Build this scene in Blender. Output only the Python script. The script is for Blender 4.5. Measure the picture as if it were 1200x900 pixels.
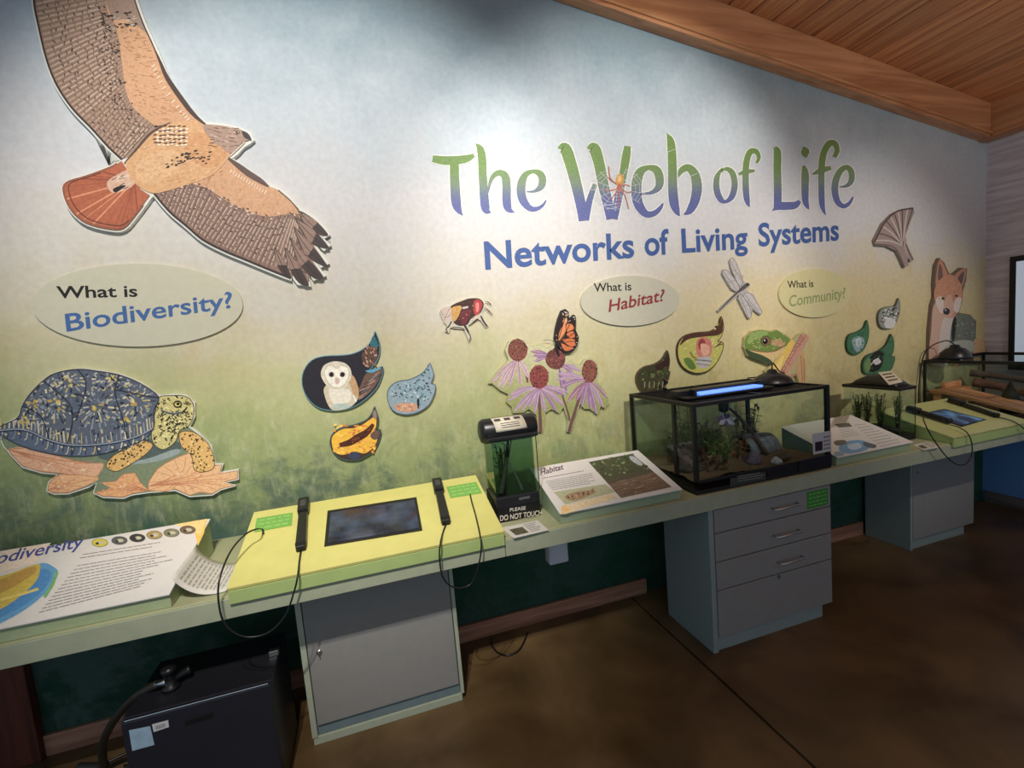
import bpy, bmesh, math, random
from mathutils import Vector, Matrix
random.seed(7)
for _o in list(bpy.data.objects):
    bpy.data.objects.remove(_o, do_unlink=True)
S = bpy.context.scene
COL = S.collection
# ------------------------------------------------------------------ camera
FPX = 549.0                                   # focal length in pixels of the 1200x900 frame
def _rot(roll, pitch, yaw):
    a, b, c = map(math.radians, (roll, pitch, yaw))
    base = Matrix(((1,0,0),(0,0,-1),(0,1,0)))
    Rz = Matrix(((math.cos(c),-math.sin(c),0),(math.sin(c),math.cos(c),0),(0,0,1)))
    Rx = Matrix(((1,0,0),(0,math.cos(b),-math.sin(b)),(0,math.sin(b),math.cos(b))))
    R2 = Matrix(((math.cos(a),-math.sin(a),0),(math.sin(a),math.cos(a),0),(0,0,1)))
    return R2 @ Rx @ base @ Rz
RC = _rot(-4.82, 5.54, 16.8)
CAM = Vector((0, -2.397, 1.6))
cd = bpy.data.cameras.new('camera'); cam = bpy.data.objects.new('camera', cd); COL.objects.link(cam)
cd.sensor_fit = 'HORIZONTAL'; cd.sensor_width = 36; cd.lens = FPX*36/1200; cd.clip_start = .01
cam.matrix_world = Matrix(((RC[0][0],-RC[1][0],-RC[2][0],CAM.x),
                           (RC[0][1],-RC[1][1],-RC[2][1],CAM.y),
                           (RC[0][2],-RC[1][2],-RC[2][2],CAM.z),(0,0,0,1)))
S.camera = cam
# ------------------------------------------------------------------ world, lamps, exposure
W = bpy.data.worlds.new('world'); S.world = W; W.use_nodes = True
_bg = W.node_tree.nodes['Background']; _bg.inputs[0].default_value = (.62,.80,1,1); _bg.inputs[1].default_value = .44
def spot(x, y, z, tx, ty, tz, power, size, blend, col=(1,.95,.88), r=.035):
    l = bpy.data.lights.new('spot_light', 'SPOT'); l.energy = power; l.spot_size = math.radians(size); l.spot_blend = blend
    l.color = col; l.shadow_soft_size = r
    o = bpy.data.objects.new('spot_light', l); COL.objects.link(o); o.location = (x,y,z)
    o.rotation_euler = (Vector((tx,ty,tz))-Vector((x,y,z))).to_track_quat('-Z','Y').to_euler()
spot(-.35,-2.6,3.55, -.10,0,1.98, 320, 60, .6)
spot(-.55,-2.7,3.55, -.25,-.5,.75, 190, 40, .7, r=.02)
spot(1.45,-2.6,3.35, 1.50,0,2.12, 250, 55, .65)
spot(3.10,-2.6,3.05, 3.25,0,1.45, 120, 52, .9)
spot(3.0,-3.0,2.0, 3.0,-2.6,3.2, 62, 150, .6, col=(1,.82,.62), r=.2)      # unseen uplight added to brighten the timber ceiling
S.view_settings.view_transform = 'Standard'; S.view_settings.look = 'None'
S.view_settings.exposure = 0.0; S.view_settings.gamma = 1.0
S.view_settings.use_curve_mapping = False
# ------------------------------------------------------------------ helpers
def ray(px, py):
    return RC.transposed() @ Vector(((px-600)/FPX, (py-450)/FPX, 1))
def at_y(px, py, y):
    d = ray(px, py); return CAM + d*((y-CAM.y)/d.y)
def at_z(px, py, z):
    d = ray(px, py); return CAM + d*((z-CAM.z)/d.z)
def at_x(px, py, x):
    d = ray(px, py); return CAM + d*((x-CAM.x)/d.x)
def on_plane(px, py, p0, n):
    d = ray(px, py); return CAM + d*((Vector(p0)-CAM).dot(n)/d.dot(n))
def lin(c):
    return c/12.92 if c <= .04045 else ((c+.055)/1.055)**2.4
def rgb(r, g, b): return (lin(r/255), lin(g/255), lin(b/255), 1)
_mats = {}
def nodes_of(name):
    m = bpy.data.materials.new(name); m.use_nodes = True
    nt = m.node_tree; return m, nt, nt.nodes['Principled BSDF']
def plain(name, c, rough=.5, metal=0, var=.06, scale=40, bump=0, spec=.5, coat=0, emit=None, es=0):
    """a procedural material: base colour broken up by a little noise"""
    if name in _mats: return _mats[name]
    m, nt, b = nodes_of(name)
    tc = nt.nodes.new('ShaderNodeTexCoord'); nz = nt.nodes.new('ShaderNodeTexNoise')
    nz.inputs['Scale'].default_value = scale; nz.inputs['Detail'].default_value = 4
    nt.links.new(tc.outputs['Object'], nz.inputs['Vector'])
    cr = nt.nodes.new('ShaderNodeValToRGB')
    cr.color_ramp.elements[0].position = .3; cr.color_ramp.elements[1].position = .7
    cr.color_ramp.elements[0].color = tuple(x*(1-var) for x in c[:3])+(1,)
    cr.color_ramp.elements[1].color = tuple(min(1,x*(1+var)) for x in c[:3])+(1,)
    nt.links.new(nz.outputs['Fac'], cr.inputs['Fac']); nt.links.new(cr.outputs['Color'], b.inputs['Base Color'])
    b.inputs['Roughness'].default_value = rough; b.inputs['Metallic'].default_value = metal
    b.inputs['Specular IOR Level'].default_value = spec
    if bump:
        bp = nt.nodes.new('ShaderNodeBump'); bp.inputs['Strength'].default_value = bump; bp.inputs['Distance'].default_value = .004
        nt.links.new(nz.outputs['Fac'], bp.inputs['Height']); nt.links.new(bp.outputs['Normal'], b.inputs['Normal'])
    if emit:
        b.inputs['Emission Color'].default_value = emit; b.inputs['Emission Strength'].default_value = es
    _mats[name] = m; return m
def wood(name, c1, c2, axis='X', scale=1.0, rough=.45):
    if name in _mats: return _mats[name]
    m, nt, b = nodes_of(name)
    tc = nt.nodes.new('ShaderNodeTexCoord'); mp = nt.nodes.new('ShaderNodeMapping')
    s = {'X':(1.2,22,22),'Y':(22,1.2,22),'Z':(22,22,1.2)}[axis]
    mp.inputs['Scale'].default_value = tuple(v*scale for v in s)
    oi = nt.nodes.new('ShaderNodeObjectInfo'); ad = nt.nodes.new('ShaderNodeVectorMath'); ad.operation = 'ADD'
    ml = nt.nodes.new('ShaderNodeMath'); ml.operation = 'MULTIPLY'; ml.inputs[1].default_value = 37
    nt.links.new(oi.outputs['Random'], ml.inputs[0])
    nt.links.new(tc.outputs['Object'], ad.inputs[0]); nt.links.new(ml.outputs[0], ad.inputs[1])
    nt.links.new(ad.outputs[0], mp.inputs['Vector'])
    nz = nt.nodes.new('ShaderNodeTexNoise'); nz.inputs['Scale'].default_value = 1.6; nz.inputs['Detail'].default_value = 6; nz.inputs['Distortion'].default_value = .6
    nt.links.new(mp.outputs['Vector'], nz.inputs['Vector'])
    cr = nt.nodes.new('ShaderNodeValToRGB'); cr.color_ramp.elements[0].position = .32; cr.color_ramp.elements[1].position = .68
    cr.color_ramp.elements[0].color = c1; cr.color_ramp.elements[1].color = c2
    nt.links.new(nz.outputs['Fac'], cr.inputs['Fac'])
    hs = nt.nodes.new('ShaderNodeHueSaturation'); mr = nt.nodes.new('ShaderNodeMapRange')
    mr.inputs['To Min'].default_value = .82; mr.inputs['To Max'].default_value = 1.15
    nt.links.new(oi.outputs['Random'], mr.inputs['Value']); nt.links.new(mr.outputs[0], hs.inputs['Value'])
    nt.links.new(cr.outputs['Color'], hs.inputs['Color']); nt.links.new(hs.outputs['Color'], b.inputs['Base Color'])
    b.inputs['Roughness'].default_value = rough
    bp = nt.nodes.new('ShaderNodeBump'); bp.inputs['Strength'].default_value = .15; bp.inputs['Distance'].default_value = .003
    nt.links.new(nz.outputs['Fac'], bp.inputs['Height']); nt.links.new(bp.outputs['Normal'], b.inputs['Normal'])
    _mats[name] = m; return m
def print_mat(name='printed_ink', rough=.55):
    """flat print: ink colours stored on the points of the printed shapes, with paper mottling"""
    if name in _mats: return _mats[name]
    m, nt, b = nodes_of(name)
    at = nt.nodes.new('ShaderNodeAttribute'); at.attribute_name = 'Ink'
    tc = nt.nodes.new('ShaderNodeTexCoord'); nz = nt.nodes.new('ShaderNodeTexNoise'); nz.inputs['Scale'].default_value = 90; nz.inputs['Detail'].default_value = 5
    nt.links.new(tc.outputs['Object'], nz.inputs['Vector'])
    hs = nt.nodes.new('ShaderNodeHueSaturation'); mr = nt.nodes.new('ShaderNodeMapRange')
    mr.inputs['From Min'].default_value = .3; mr.inputs['From Max'].default_value = .7
    hs.inputs['Saturation'].default_value = .96; mr.inputs['To Min'].default_value = .92; mr.inputs['To Max'].default_value = 1.2
    nt.links.new(nz.outputs['Fac'], mr.inputs['Value']); nt.links.new(mr.outputs[0], hs.inputs['Value'])
    nt.links.new(at.outputs['Color'], hs.inputs['Color']); nt.links.new(hs.outputs['Color'], b.inputs['Base Color'])
    b.inputs['Roughness'].default_value = rough; b.inputs['Specular IOR Level'].default_value = .3
    _mats[name] = m; return m
def glass_mat(name='pane_glass', tint=(.93,.97,.96,1), refl=1.45):
    if name in _mats: return _mats[name]
    m = bpy.data.materials.new(name); m.use_nodes = True; nt = m.node_tree; nt.nodes.clear()
    o = nt.nodes.new('ShaderNodeOutputMaterial'); mx = nt.nodes.new('ShaderNodeMixShader')
    t = nt.nodes.new('ShaderNodeBsdfTransparent'); g = nt.nodes.new('ShaderNodeBsdfGlossy'); fr = nt.nodes.new('ShaderNodeFresnel')
    t.inputs[0].default_value = tint; g.inputs['Roughness'].default_value = .02; fr.inputs[0].default_value = refl
    ge = nt.nodes.new('ShaderNodeNewGeometry'); mr = nt.nodes.new('ShaderNodeMapRange')   # no second reflection on leaving the pane
    mr.inputs['To Min'].default_value = refl; mr.inputs['To Max'].default_value = 1.0
    nt.links.new(ge.outputs['Backfacing'], mr.inputs['Value']); nt.links.new(mr.outputs[0], fr.inputs[0])
    nt.links.new(fr.outputs[0], mx.inputs[0]); nt.links.new(t.outputs[0], mx.inputs[1]); nt.links.new(g.outputs[0], mx.inputs[2])
    nt.links.new(mx.outputs[0], o.inputs[0]); _mats[name] = m; return m

class MB:
    def __init__(s): s.v = []; s.f = []; s.c = []
    def add(s, vs, fs, col=None):
        k = len(s.v); s.v += [tuple(p) for p in vs]; s.f += [tuple(i+k for i in q) for q in fs]
        if col is not None:
            s.c += [col]*len(vs) if not isinstance(col, list) else col
        return s
    def box(s, x0, x1, y0, y1, z0, z1):
        return s.add([(x,y,z) for z in (z0,z1) for y in (y0,y1) for x in (x0,x1)],
                     [(0,2,3,1),(4,5,7,6),(0,1,5,4),(2,6,7,3),(0,4,6,2),(1,3,7,5)])
    def obox(s, c, ax, ay, az):                      # box from centre and three half-axis vectors
        c = Vector(c); ax, ay, az = Vector(ax), Vector(ay), Vector(az)
        return s.add([c+i*ax+j*ay+k*az for k in (-1,1) for j in (-1,1) for i in (-1,1)],
                     [(0,2,3,1),(4,5,7,6),(0,1,5,4),(2,6,7,3),(0,4,6,2),(1,3,7,5)])
    def prism(s, base, vec):                          # polygon (3D points) pushed along vec
        n = len(base); vec = Vector(vec)
        return s.add([Vector(p) for p in base]+[Vector(p)+vec for p in base],
                     [tuple(range(n))[::-1], tuple(range(n,2*n))]+[(i,(i+1)%n,(i+1)%n+n,i+n) for i in range(n)])
    def tube(s, path, r, n=8, cap=True):
        P = [Vector(p) for p in path]; m = len(P); R = r if isinstance(r, (list,tuple)) else [r]*m
        k = len(s.v); ref = None
        for i, p in enumerate(P):
            t = (P[min(i+1,m-1)]-P[max(i-1,0)]).normalized()
            if ref is None:
                ref = t.cross(Vector((0,0,1)) if abs(t.z) < .9 else Vector((1,0,0))).normalized()
            ref = (ref - t*ref.dot(t)).normalized(); b = t.cross(ref)
            for j in range(n):
                a = 2*math.pi*j/n; s.v.append(tuple(p+R[i]*(math.cos(a)*ref+math.sin(a)*b)))
        for i in range(m-1):
            for j in range(n):
                s.f.append((k+i*n+j, k+i*n+(j+1)%n, k+(i+1)*n+(j+1)%n, k+(i+1)*n+j))
        if cap:
            s.f.append(tuple(range(k,k+n))[::-1]); s.f.append(tuple(range(k+(m-1)*n, k+m*n)))
        return s
    def lathe(s, c, prof, axis=(0,0,1), n=20):        # prof: (radius, distance along axis)
        c = Vector(c); a = Vector(axis).normalized()
        u = a.cross(Vector((1,0,0)) if abs(a.x) < .9 else Vector((0,1,0))).normalized(); w = a.cross(u)
        k = len(s.v)
        for r, h in prof:
            for j in range(n):
                t = 2*math.pi*j/n; s.v.append(tuple(c+a*h+r*(math.cos(t)*u+math.sin(t)*w)))
        for i in range(len(prof)-1):
            for j in range(n):
                s.f.append((k+i*n+j, k+i*n+(j+1)%n, k+(i+1)*n+(j+1)%n, k+(i+1)*n+j))
        s.f.append(tuple(range(k,k+n))[::-1]); s.f.append(tuple(range(k+(len(prof)-1)*n, k+len(prof)*n)))
        return s
    def grid(s, fn, nu, nv):
        k = len(s.v)
        for j in range(nv+1):
            for i in range(nu+1): s.v.append(tuple(fn(i/nu, j/nv)))
        for j in range(nv):
            for i in range(nu):
                a = k+j*(nu+1)+i; s.f.append((a,a+1,a+nu+2,a+nu+1))
        return s
    def build(s, name, mat, parent=None, smooth=False, bevel=0, seg=2, solid=0, label=None):
        me = bpy.data.meshes.new(name); me.from_pydata(s.v, [], s.f); me.update()
        if s.c:
            a = me.color_attributes.new('Ink', 'FLOAT_COLOR', 'POINT')
            for i, c in enumerate(s.c): a.data[i].color = c
        me.materials.append(mat)
        bm = bmesh.new(); bm.from_mesh(me)
        if not s.c: bmesh.ops.recalc_face_normals(bm, faces=bm.faces)
        bm.to_mesh(me); bm.free()
        if smooth:
            for p in me.polygons: p.use_smooth = True
        o = bpy.data.objects.new(name, me); COL.objects.link(o)
        if parent is not None: adopt(o, parent)
        if solid:
            md = o.modifiers.new('thickness', 'SOLIDIFY'); md.thickness = solid; md.offset = 0
        if bevel:
            md = o.modifiers.new('rounded_edges', 'BEVEL'); md.width = bevel; md.segments = seg; md.limit_method = 'ANGLE'; md.angle_limit = math.radians(40)
        if label: o['label'] = label
        return o
def adopt(o, parent):
    o.parent = parent; bpy.context.view_layer.update()
    o.matrix_parent_inverse = parent.matrix_world.inverted()
def root(name, loc, label, cat, group=None):
    o = bpy.data.objects.new(name, None); COL.objects.link(o); o.location = loc; o.empty_display_size = .05
    o.matrix_world = Matrix.Translation(Vector(loc))
    o['label'] = label; o['category'] = cat
    if group: o['group'] = group
    return o
def tag(o, label, cat, group=None, kind=None):
    o['label'] = label; o['category'] = cat
    if group: o['group'] = group
    if kind: o['kind'] = kind
    return o
def struct(o, label=None):
    o['kind'] = 'structure'
    if label: o['label'] = label
    return o
def spline(pts, n=6, closed=True):
    """Catmull-Rom through 2D or 3D points (extra values such as widths are carried along)"""
    P = [tuple(p) for p in pts]; m = len(P); out = []
    for i in range(m if closed else m-1):
        g = (lambda k: P[k % m]) if closed else (lambda k: P[max(0, min(m-1, k))])
        a, b, c, d = g(i-1), g(i), g(i+1), g(i+2)
        for k in range(n):
            t = k/n
            out.append(tuple(.5*((2*b[q])+(-a[q]+c[q])*t+(2*a[q]-5*b[q]+4*c[q]-d[q])*t*t+(-a[q]+3*b[q]-3*c[q]+d[q])*t**3) for q in range(len(b))))
    if not closed: out.append(P[-1])
    return out
def zm(ox, oy, s):
    return lambda pts: [(ox+p[0]/s, oy+p[1]/s)+tuple(w/s for w in p[2:]) for p in pts]
def grow(pts, d):
    """push a closed outline outwards by d"""
    n = len(pts); A = sum(pts[i][0]*pts[(i+1)%n][1]-pts[(i+1)%n][0]*pts[i][1] for i in range(n)); sg = 1 if A > 0 else -1
    out = []
    for i in range(n):
        x0, y0 = pts[i-1][:2]; x1, y1 = pts[(i+1)%n][:2]; l = math.hypot(x1-x0, y1-y0) or 1
        out.append((pts[i][0]+sg*d*(y1-y0)/l, pts[i][1]-sg*d*(x1-x0)/l))
    return out
class Art:
    """flat printed artwork on a real plane: shapes are traced in the photograph and laid on that plane"""
    EPS = 3e-6
    def __init__(s, mp, n): s.mp = mp; s.n = Vector(n); s.k = 0; s.groups = {}; s.cur = 'print'
    def part(s, name): s.cur = name; return s
    def mb(s): return s.groups.setdefault(s.cur, MB())
    def _put(s, pts, faces, col):
        s.k += 1; off = s.n*(.0004+s.k*s.EPS)
        cols = [col(p[0], p[1]) for p in pts] if callable(col) else [col]*len(pts)
        s.mb().add([s.mp(p[0], p[1])+off for p in pts], faces, cols)
    def poly(s, pts, col): s._put(pts, [tuple(range(len(pts)))], col)
    def blob(s, pts, col, n=5): s.poly(spline(pts, n), col)
    def ell(s, cx, cy, rx, ry, col, rot=0, n=18):
        c, q = math.cos(rot), math.sin(rot)
        s.poly([(cx+rx*math.cos(t)*c-ry*math.sin(t)*q, cy+rx*math.cos(t)*q+ry*math.sin(t)*c) for t in [2*math.pi*i/n for i in range(n)]], col)
    def stroke(s, pts, w, col, n=5, smooth=True):
        P = [tuple(p) if len(p) > 2 else (p[0], p[1], w) for p in pts]
        if smooth and len(P) > 2: P = spline(P, n, False)
        L = []; R = []; m = len(P)
        for i in range(m):
            x0, y0 = P[max(0,i-1)][:2]; x1, y1 = P[min(m-1,i+1)][:2]; l = math.hypot(x1-x0, y1-y0) or 1
            nx, ny = -(y1-y0)/l*P[i][2]/2, (x1-x0)/l*P[i][2]/2
            L.append((P[i][0]+nx, P[i][1]+ny)); R.append((P[i][0]-nx, P[i][1]-ny))
        s._put(L+R, [(i, i+1, m+i+1, m+i) for i in range(m-1)], col)
    def text(s, txt, p0, p1, up, col, bold=0.0, shear=0.0):
        """lettering from baseline start p0 to baseline end p1; up = capital height as an offset in the frame"""
        cu = bpy.data.curves.new('lettering', 'FONT'); cu.body = txt; cu.size = 1; cu.offset = bold; cu.shear = shear; cu.resolution_u = 4
        ob = bpy.data.objects.new('lettering', cu); COL.objects.link(ob); bpy.context.view_layer.update()
        me = bpy.data.meshes.new_from_object(ob.evaluated_get(bpy.context.evaluated_depsgraph_get()))
        xs = [v.co.x for v in me.vertices]; x0, x1 = min(xs), max(xs); cap = .70
        A, B = s.mp(*p0), s.mp(*p1); U = s.mp(p0[0]+up[0], p0[1]+up[1])-A
        s.k += 1; off = s.n*(.0004+s.k*s.EPS)
        vs = [A+(B-A)*((v.co.x-x0)/(x1-x0))+U*(v.co.y/cap)+off for v in me.vertices]
        cols = [col]*len(vs)
        s.mb().add(vs, [tuple(p.vertices) for p in me.polygons], cols)
        bpy.data.objects.remove(ob); bpy.data.meshes.remove(me); bpy.data.curves.remove(cu)
    def lines(s, quad, rows, col, w=1.0, gap=.12, ragged=.25, words=8):
        """rows of unreadably small print inside a quad (tl, tr, br, bl): broken dashes"""
        tl, tr, br, bl = quad
        L = lambda a, b, t: (a[0]+(b[0]-a[0])*t, a[1]+(b[1]-a[1])*t)
        for i in range(rows):
            v = (i+.5)/rows; a, b = L(tl, bl, v), L(tr, br, v); e = 1-random.random()*ragged; u = 0
            while u < e:
                q = min(e, u+random.uniform(.5,1.4)/words)
                s.stroke([L(a,b,u), L(a,b,q)], w, col, smooth=False); u = q+gap/words
    def build(s, parent, mat=None):
        out = [mb.build(g, mat or print_mat(), parent) for g, mb in s.groups.items()]
        for o in out: o['kind'] = 'stuff'             # flat print: strokes too small to pick apart
        return out
# ------------------------------------------------------------------ the room
CT = .80            # worktop height
CF = -.625          # worktop front edge
XR = 4.56           # far wall
def zb(x): return 2.742+.172*(4.524-x)      # underside of the raking wall beam
def zc(x): return zb(x)+.235                # ceiling boards
# --- mural wall
def mural():
    m, nt, b = nodes_of('painted_mural'); N = nt.nodes.new; L = nt.links.new
    tc = N('ShaderNodeTexCoord'); sp = N('ShaderNodeSeparateXYZ'); L(tc.outputs['Object'], sp.inputs[0])
    def noise(scale, vec=(1,1,1), detail=5, dist=0, rough=.55):
        mp = N('ShaderNodeMapping'); mp.inputs['Scale'].default_value = vec; L(tc.outputs['Object'], mp.inputs['Vector'])
        n = N('ShaderNodeTexNoise'); n.inputs['Scale'].default_value = scale; n.inputs['Detail'].default_value = detail
        n.inputs['Distortion'].default_value = dist; n.inputs['Roughness'].default_value = rough
        L(mp.outputs[0], n.inputs['Vector']); return n.outputs['Fac']
    def math_(op, a, c, clamp=False):
        q = N('ShaderNodeMath'); q.operation = op; q.use_clamp = clamp
        for i, v in enumerate((a, c)):
            if isinstance(v, (int, float)): q.inputs[i].default_value = v
            else: L(v, q.inputs[i])
        return q.outputs[0]
    def rng(v, a, c, lo=0, hi=1, smooth=True):
        q = N('ShaderNodeMapRange'); q.interpolation_type = 'SMOOTHSTEP' if smooth else 'LINEAR'
        L(v, q.inputs['Value']); q.inputs['From Min'].default_value = a; q.inputs['From Max'].default_value = c
        q.inputs['To Min'].default_value = lo; q.inputs['To Max'].default_value = hi; return q.outputs[0]
    def mix(f, a, c, mode='MIX'):
        q = N('ShaderNodeMix'); q.data_type = 'RGBA'; q.blend_type = mode
        if isinstance(f, (int,float)): q.inputs['Factor'].default_value = f
        else: L(f, q.inputs['Factor'])
        for nm, v in (('A',a),('B',c)):
            i = [k for k in q.inputs if k.name == nm and k.type == 'RGBA'][0]
            if isinstance(v, tuple): i.default_value = v
            else: L(v, i)
        return [k for k in q.outputs if k.type == 'RGBA'][0]
    x, z = sp.outputs['X'], sp.outputs['Z']
    big = noise(1.1, (1,1,1.4), 3); mid = noise(4.5, (1,1,1.2), 6, .4); grass = noise(9, (3.2,1,.55), 6, .3); fine = noise(38, (1,1,1), 4)
    h = math_('ADD', z, math_('MULTIPLY', math_('SUBTRACT', big, .5), -.55))
    h = math_('ADD', h, math_('MULTIPLY', math_('SUBTRACT', mid, .5), -.35))
    h = math_('ADD', h, math_('MULTIPLY', math_('SUBTRACT', grass, .5), -.09))
    h = math_('ADD', math_('SUBTRACT', h, rng(x, .3, -1.4, 0, .24)), .12)
    cr = N('ShaderNodeValToRGB'); e = cr.color_ramp.elements
    stops = [(.0,(.014,.060,.036)),(.74,(.030,.105,.060)),(.84,(.15,.20,.10)),(1.04,(.26,.32,.14)),(1.26,(.38,.42,.19)),  # low stops: dark green with the shade under the worktop included
             (1.5,(.52,.51,.28)),(1.75,(.65,.59,.42)),(2.0,(.69,.65,.57)),(2.35,(.70,.69,.69)),(2.8,(.58,.65,.70)),(3.3,(.28,.38,.44))]  # top stop: sky blue with the dimness of the unlit wall top included
    e[0].position = 0; e[0].color = stops[0][1]+(1,); e[1].position = 1; e[1].color = stops[-1][1]+(1,)
    for p, c in stops[1:-1]:
        k = e.new(p/3.3); k.color = c+(1,)
    L(math_('DIVIDE', h, 3.3), cr.inputs['Fac']); col = cr.outputs['Color']
    # golden meadow towards the far corner
    gold = math_('MULTIPLY', rng(x, .55, 3.0), math_('MULTIPLY', rng(h, .75, 1.15), rng(h, 2.35, 1.6)))
    col = mix(math_('MULTIPLY', gold, .75), col, (.80,.64,.31,1))
    # darker painted foliage drifts near the worktop
    fol = math_('MULTIPLY', rng(noise(4.2, (1,1,1.1), 9, .5, .72), .43, .58), rng(z, 1.38, .9))
    fol = math_('MULTIPLY', fol, rng(x, .9, -.5, .45, 1))
    col = mix(math_('MULTIPLY', fol, .8), col, (.075,.125,.105,1))
    lite = math_('MULTIPLY', rng(noise(17, (2.0,1,.6), 7, .4, .65), .45, .72), math_('MULTIPLY', rng(z, .75, 1.0), rng(z, 1.75, 1.35)))
    col = mix(math_('MULTIPLY', lite, .3), col, (.55,.57,.30,1))
    blot = math_('MULTIPLY', rng(noise(2.3, (1,1,1), 6, 1.0), .56, .72), math_('MULTIPLY', rng(z, 1.3, 1.6), rng(z, 2.1, 1.8)))
    col = mix(math_('MULTIPLY', blot, .35), col, (.60,.44,.20,1))
    brn = math_('MULTIPLY', math_('MULTIPLY', rng(noise(6.5, (1.3,1,1), 8, .6, .68), .46, .68), rng(x, .1, 1.0)), math_('MULTIPLY', rng(z, .7, .95), rng(z, 1.7, 1.25)))
    col = mix(math_('MULTIPLY', brn, .5), col, (.46,.34,.12,1))
    pal = math_('MULTIPLY', rng(noise(9.5, (1.5,1,.8), 8, .5, .7), .5, .72), math_('MULTIPLY', rng(z, .75, .95), rng(z, 1.9, 1.3)))
    col = mix(math_('MULTIPLY', pal, .4), col, (.62,.62,.40,1))
    v = math_('ADD', math_('MULTIPLY', fine, .30), .85)
    hs = N('ShaderNodeHueSaturation'); L(v, hs.inputs['Value']); L(col, hs.inputs['Color'])
    L(hs.outputs['Color'], b.inputs['Base Color']); b.inputs['Roughness'].default_value = .75; b.inputs['Specular IOR Level'].default_value = .25
    bp = N('ShaderNodeBump'); bp.inputs['Strength'].default_value = .25; bp.inputs['Distance'].default_value = .003
    n2 = noise(70, (1,1,1), 3); L(n2, bp.inputs['Height']); L(bp.outputs['Normal'], b.inputs['Normal'])
    return m
M_MURAL = mural()
wb = MB().prism([(-4,0,0),(XR,0,0),(XR,0,zc(XR)),(-3,0,zc(-3)),(-4,0,zc(-3))], (0,.12,0)).build('wall_back', M_MURAL)
struct(wb, 'mural wall painted from pale sky down to green meadow')
# --- far wall: pale painted boards above, blue band below
def far_wall_mat():
    m, nt, b = nodes_of('pale_painted_boards'); N = nt.nodes.new; L = nt.links.new
    tc = N('ShaderNodeTexCoord'); mp = N('ShaderNodeMapping'); mp.inputs['Scale'].default_value = (1,2.2,26); L(tc.outputs['Object'], mp.inputs[0])
    nz = N('ShaderNodeTexNoise'); nz.inputs['Scale'].default_value = 1.6; nz.inputs['Detail'].default_value = 7; L(mp.outputs[0], nz.inputs['Vector'])
    cr = N('ShaderNodeValToRGB'); cr.color_ramp.elements[0].position = .3; cr.color_ramp.elements[1].position = .7
    cr.color_ramp.elements[0].color = (.52,.44,.46,1); cr.color_ramp.elements[1].color = (.80,.71,.72,1); L(nz.outputs['Fac'], cr.inputs[0])
    sp = N('ShaderNodeSeparateXYZ'); L(tc.outputs['Object'], sp.inputs[0])
    st = N('ShaderNodeMath'); st.operation = 'LESS_THAN'; st.inputs[1].default_value = .78; L(sp.outputs['Z'], st.inputs[0])
    mx = N('ShaderNodeMix'); mx.data_type = 'RGBA'; L(st.outputs[0], mx.inputs['Factor'])
    A = [k for k in mx.inputs if k.type == 'RGBA']; L(cr.outputs[0], A[0]); A[1].default_value = (.17,.36,.74,1)
    L([k for k in mx.outputs if k.type == 'RGBA'][0], b.inputs['Base Color']); b.inputs['Roughness'].default_value = .6
    bp = N('ShaderNodeBump'); bp.inputs['Strength'].default_value = .5; bp.inputs['Distance'].default_value = .006; L(nz.outputs['Fac'], bp.inputs['Height']); L(bp.outputs[0], b.inputs['Normal'])
    return m
wr = MB().box(XR, XR+.12, -5, .12, 0, zc(XR)+.1).build('wall_right', far_wall_mat())
struct(wr, 'pale pinkish wall at the far end, blue below the worktop')
# --- floor: two polished concrete slabs with a sawn joint
def floor_mat():
    m, nt, b = nodes_of('polished_brown_concrete'); N = nt.nodes.new; L = nt.links.new
    tc = N('ShaderNodeTexCoord'); n1 = N('ShaderNodeTexNoise'); n1.inputs['Scale'].default_value = 2.2; n1.inputs['Detail'].default_value = 8; n1.inputs['Distortion'].default_value = .5
    L(tc.outputs['Object'], n1.inputs['Vector'])
    cr = N('ShaderNodeValToRGB'); cr.color_ramp.elements[0].position = .33; cr.color_ramp.elements[1].position = .72
    cr.color_ramp.elements[0].color = rgb(84,64,38); cr.color_ramp.elements[1].color = rgb(136,110,74); L(n1.outputs['Fac'], cr.inputs[0])
    L(cr.outputs[0], b.inputs['Base Color'])
    r = N('ShaderNodeMapRange'); r.inputs['To Min'].default_value = .28; r.inputs['To Max'].default_value = .5; L(n1.outputs['Fac'], r.inputs['Value']); L(r.outputs[0], b.inputs['Roughness'])
    b.inputs['Specular IOR Level'].default_value = .4
    return m
M_FLOOR = floor_mat()
XJ = 1.355
fl = struct(MB().box(-4, XR+.12, -5, .12, -.12, -.03).build('floor', plain('dark_joint_filler', rgb(38,28,20), .8)), 'polished brown concrete floor')
MB().box(-4, XJ-.006, -5, .12, -.03, 0).build('slab', M_FLOOR, fl, bevel=.003)
MB().box(XJ+.006, XR+.12, -5, .12, -.03, 0).build('slab', M_FLOOR, fl, bevel=.003)
# --- ceiling boards
M_CEIL = wood('ceiling_boards', rgb(176,110,70), rgb(226,160,110), 'Y', 1.0, .4)
ce = struct(MB().prism([(-3,.0,zc(-3)+.03),(XR+.12,.0,zc(XR+.12)+.03),(XR+.12,0,zc(XR+.12)+.1),(-3,0,zc(-3)+.1)], (0,-5,0)).build('ceiling', plain('dark_ceiling_deck', rgb(60,36,24), .8)), 'sloping timber board ceiling')
x = XR+.1; pw = .155
while x > -2.9:
    g = .004; x1 = x-g; x0 = x-pw+g
    MB().prism([(x0,-.001,zc(x0)),(x1,-.001,zc(x1)),(x1,-.001,zc(x1)+.029),(x0,-.001,zc(x0)+.029)], (0,-4.9,0)).build('plank', M_CEIL, ce, bevel=.005, seg=1)
    x -= pw
M_BEAM = wood('beam_timber', rgb(170,114,78), rgb(208,152,110), 'X', .7, .4)
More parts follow.
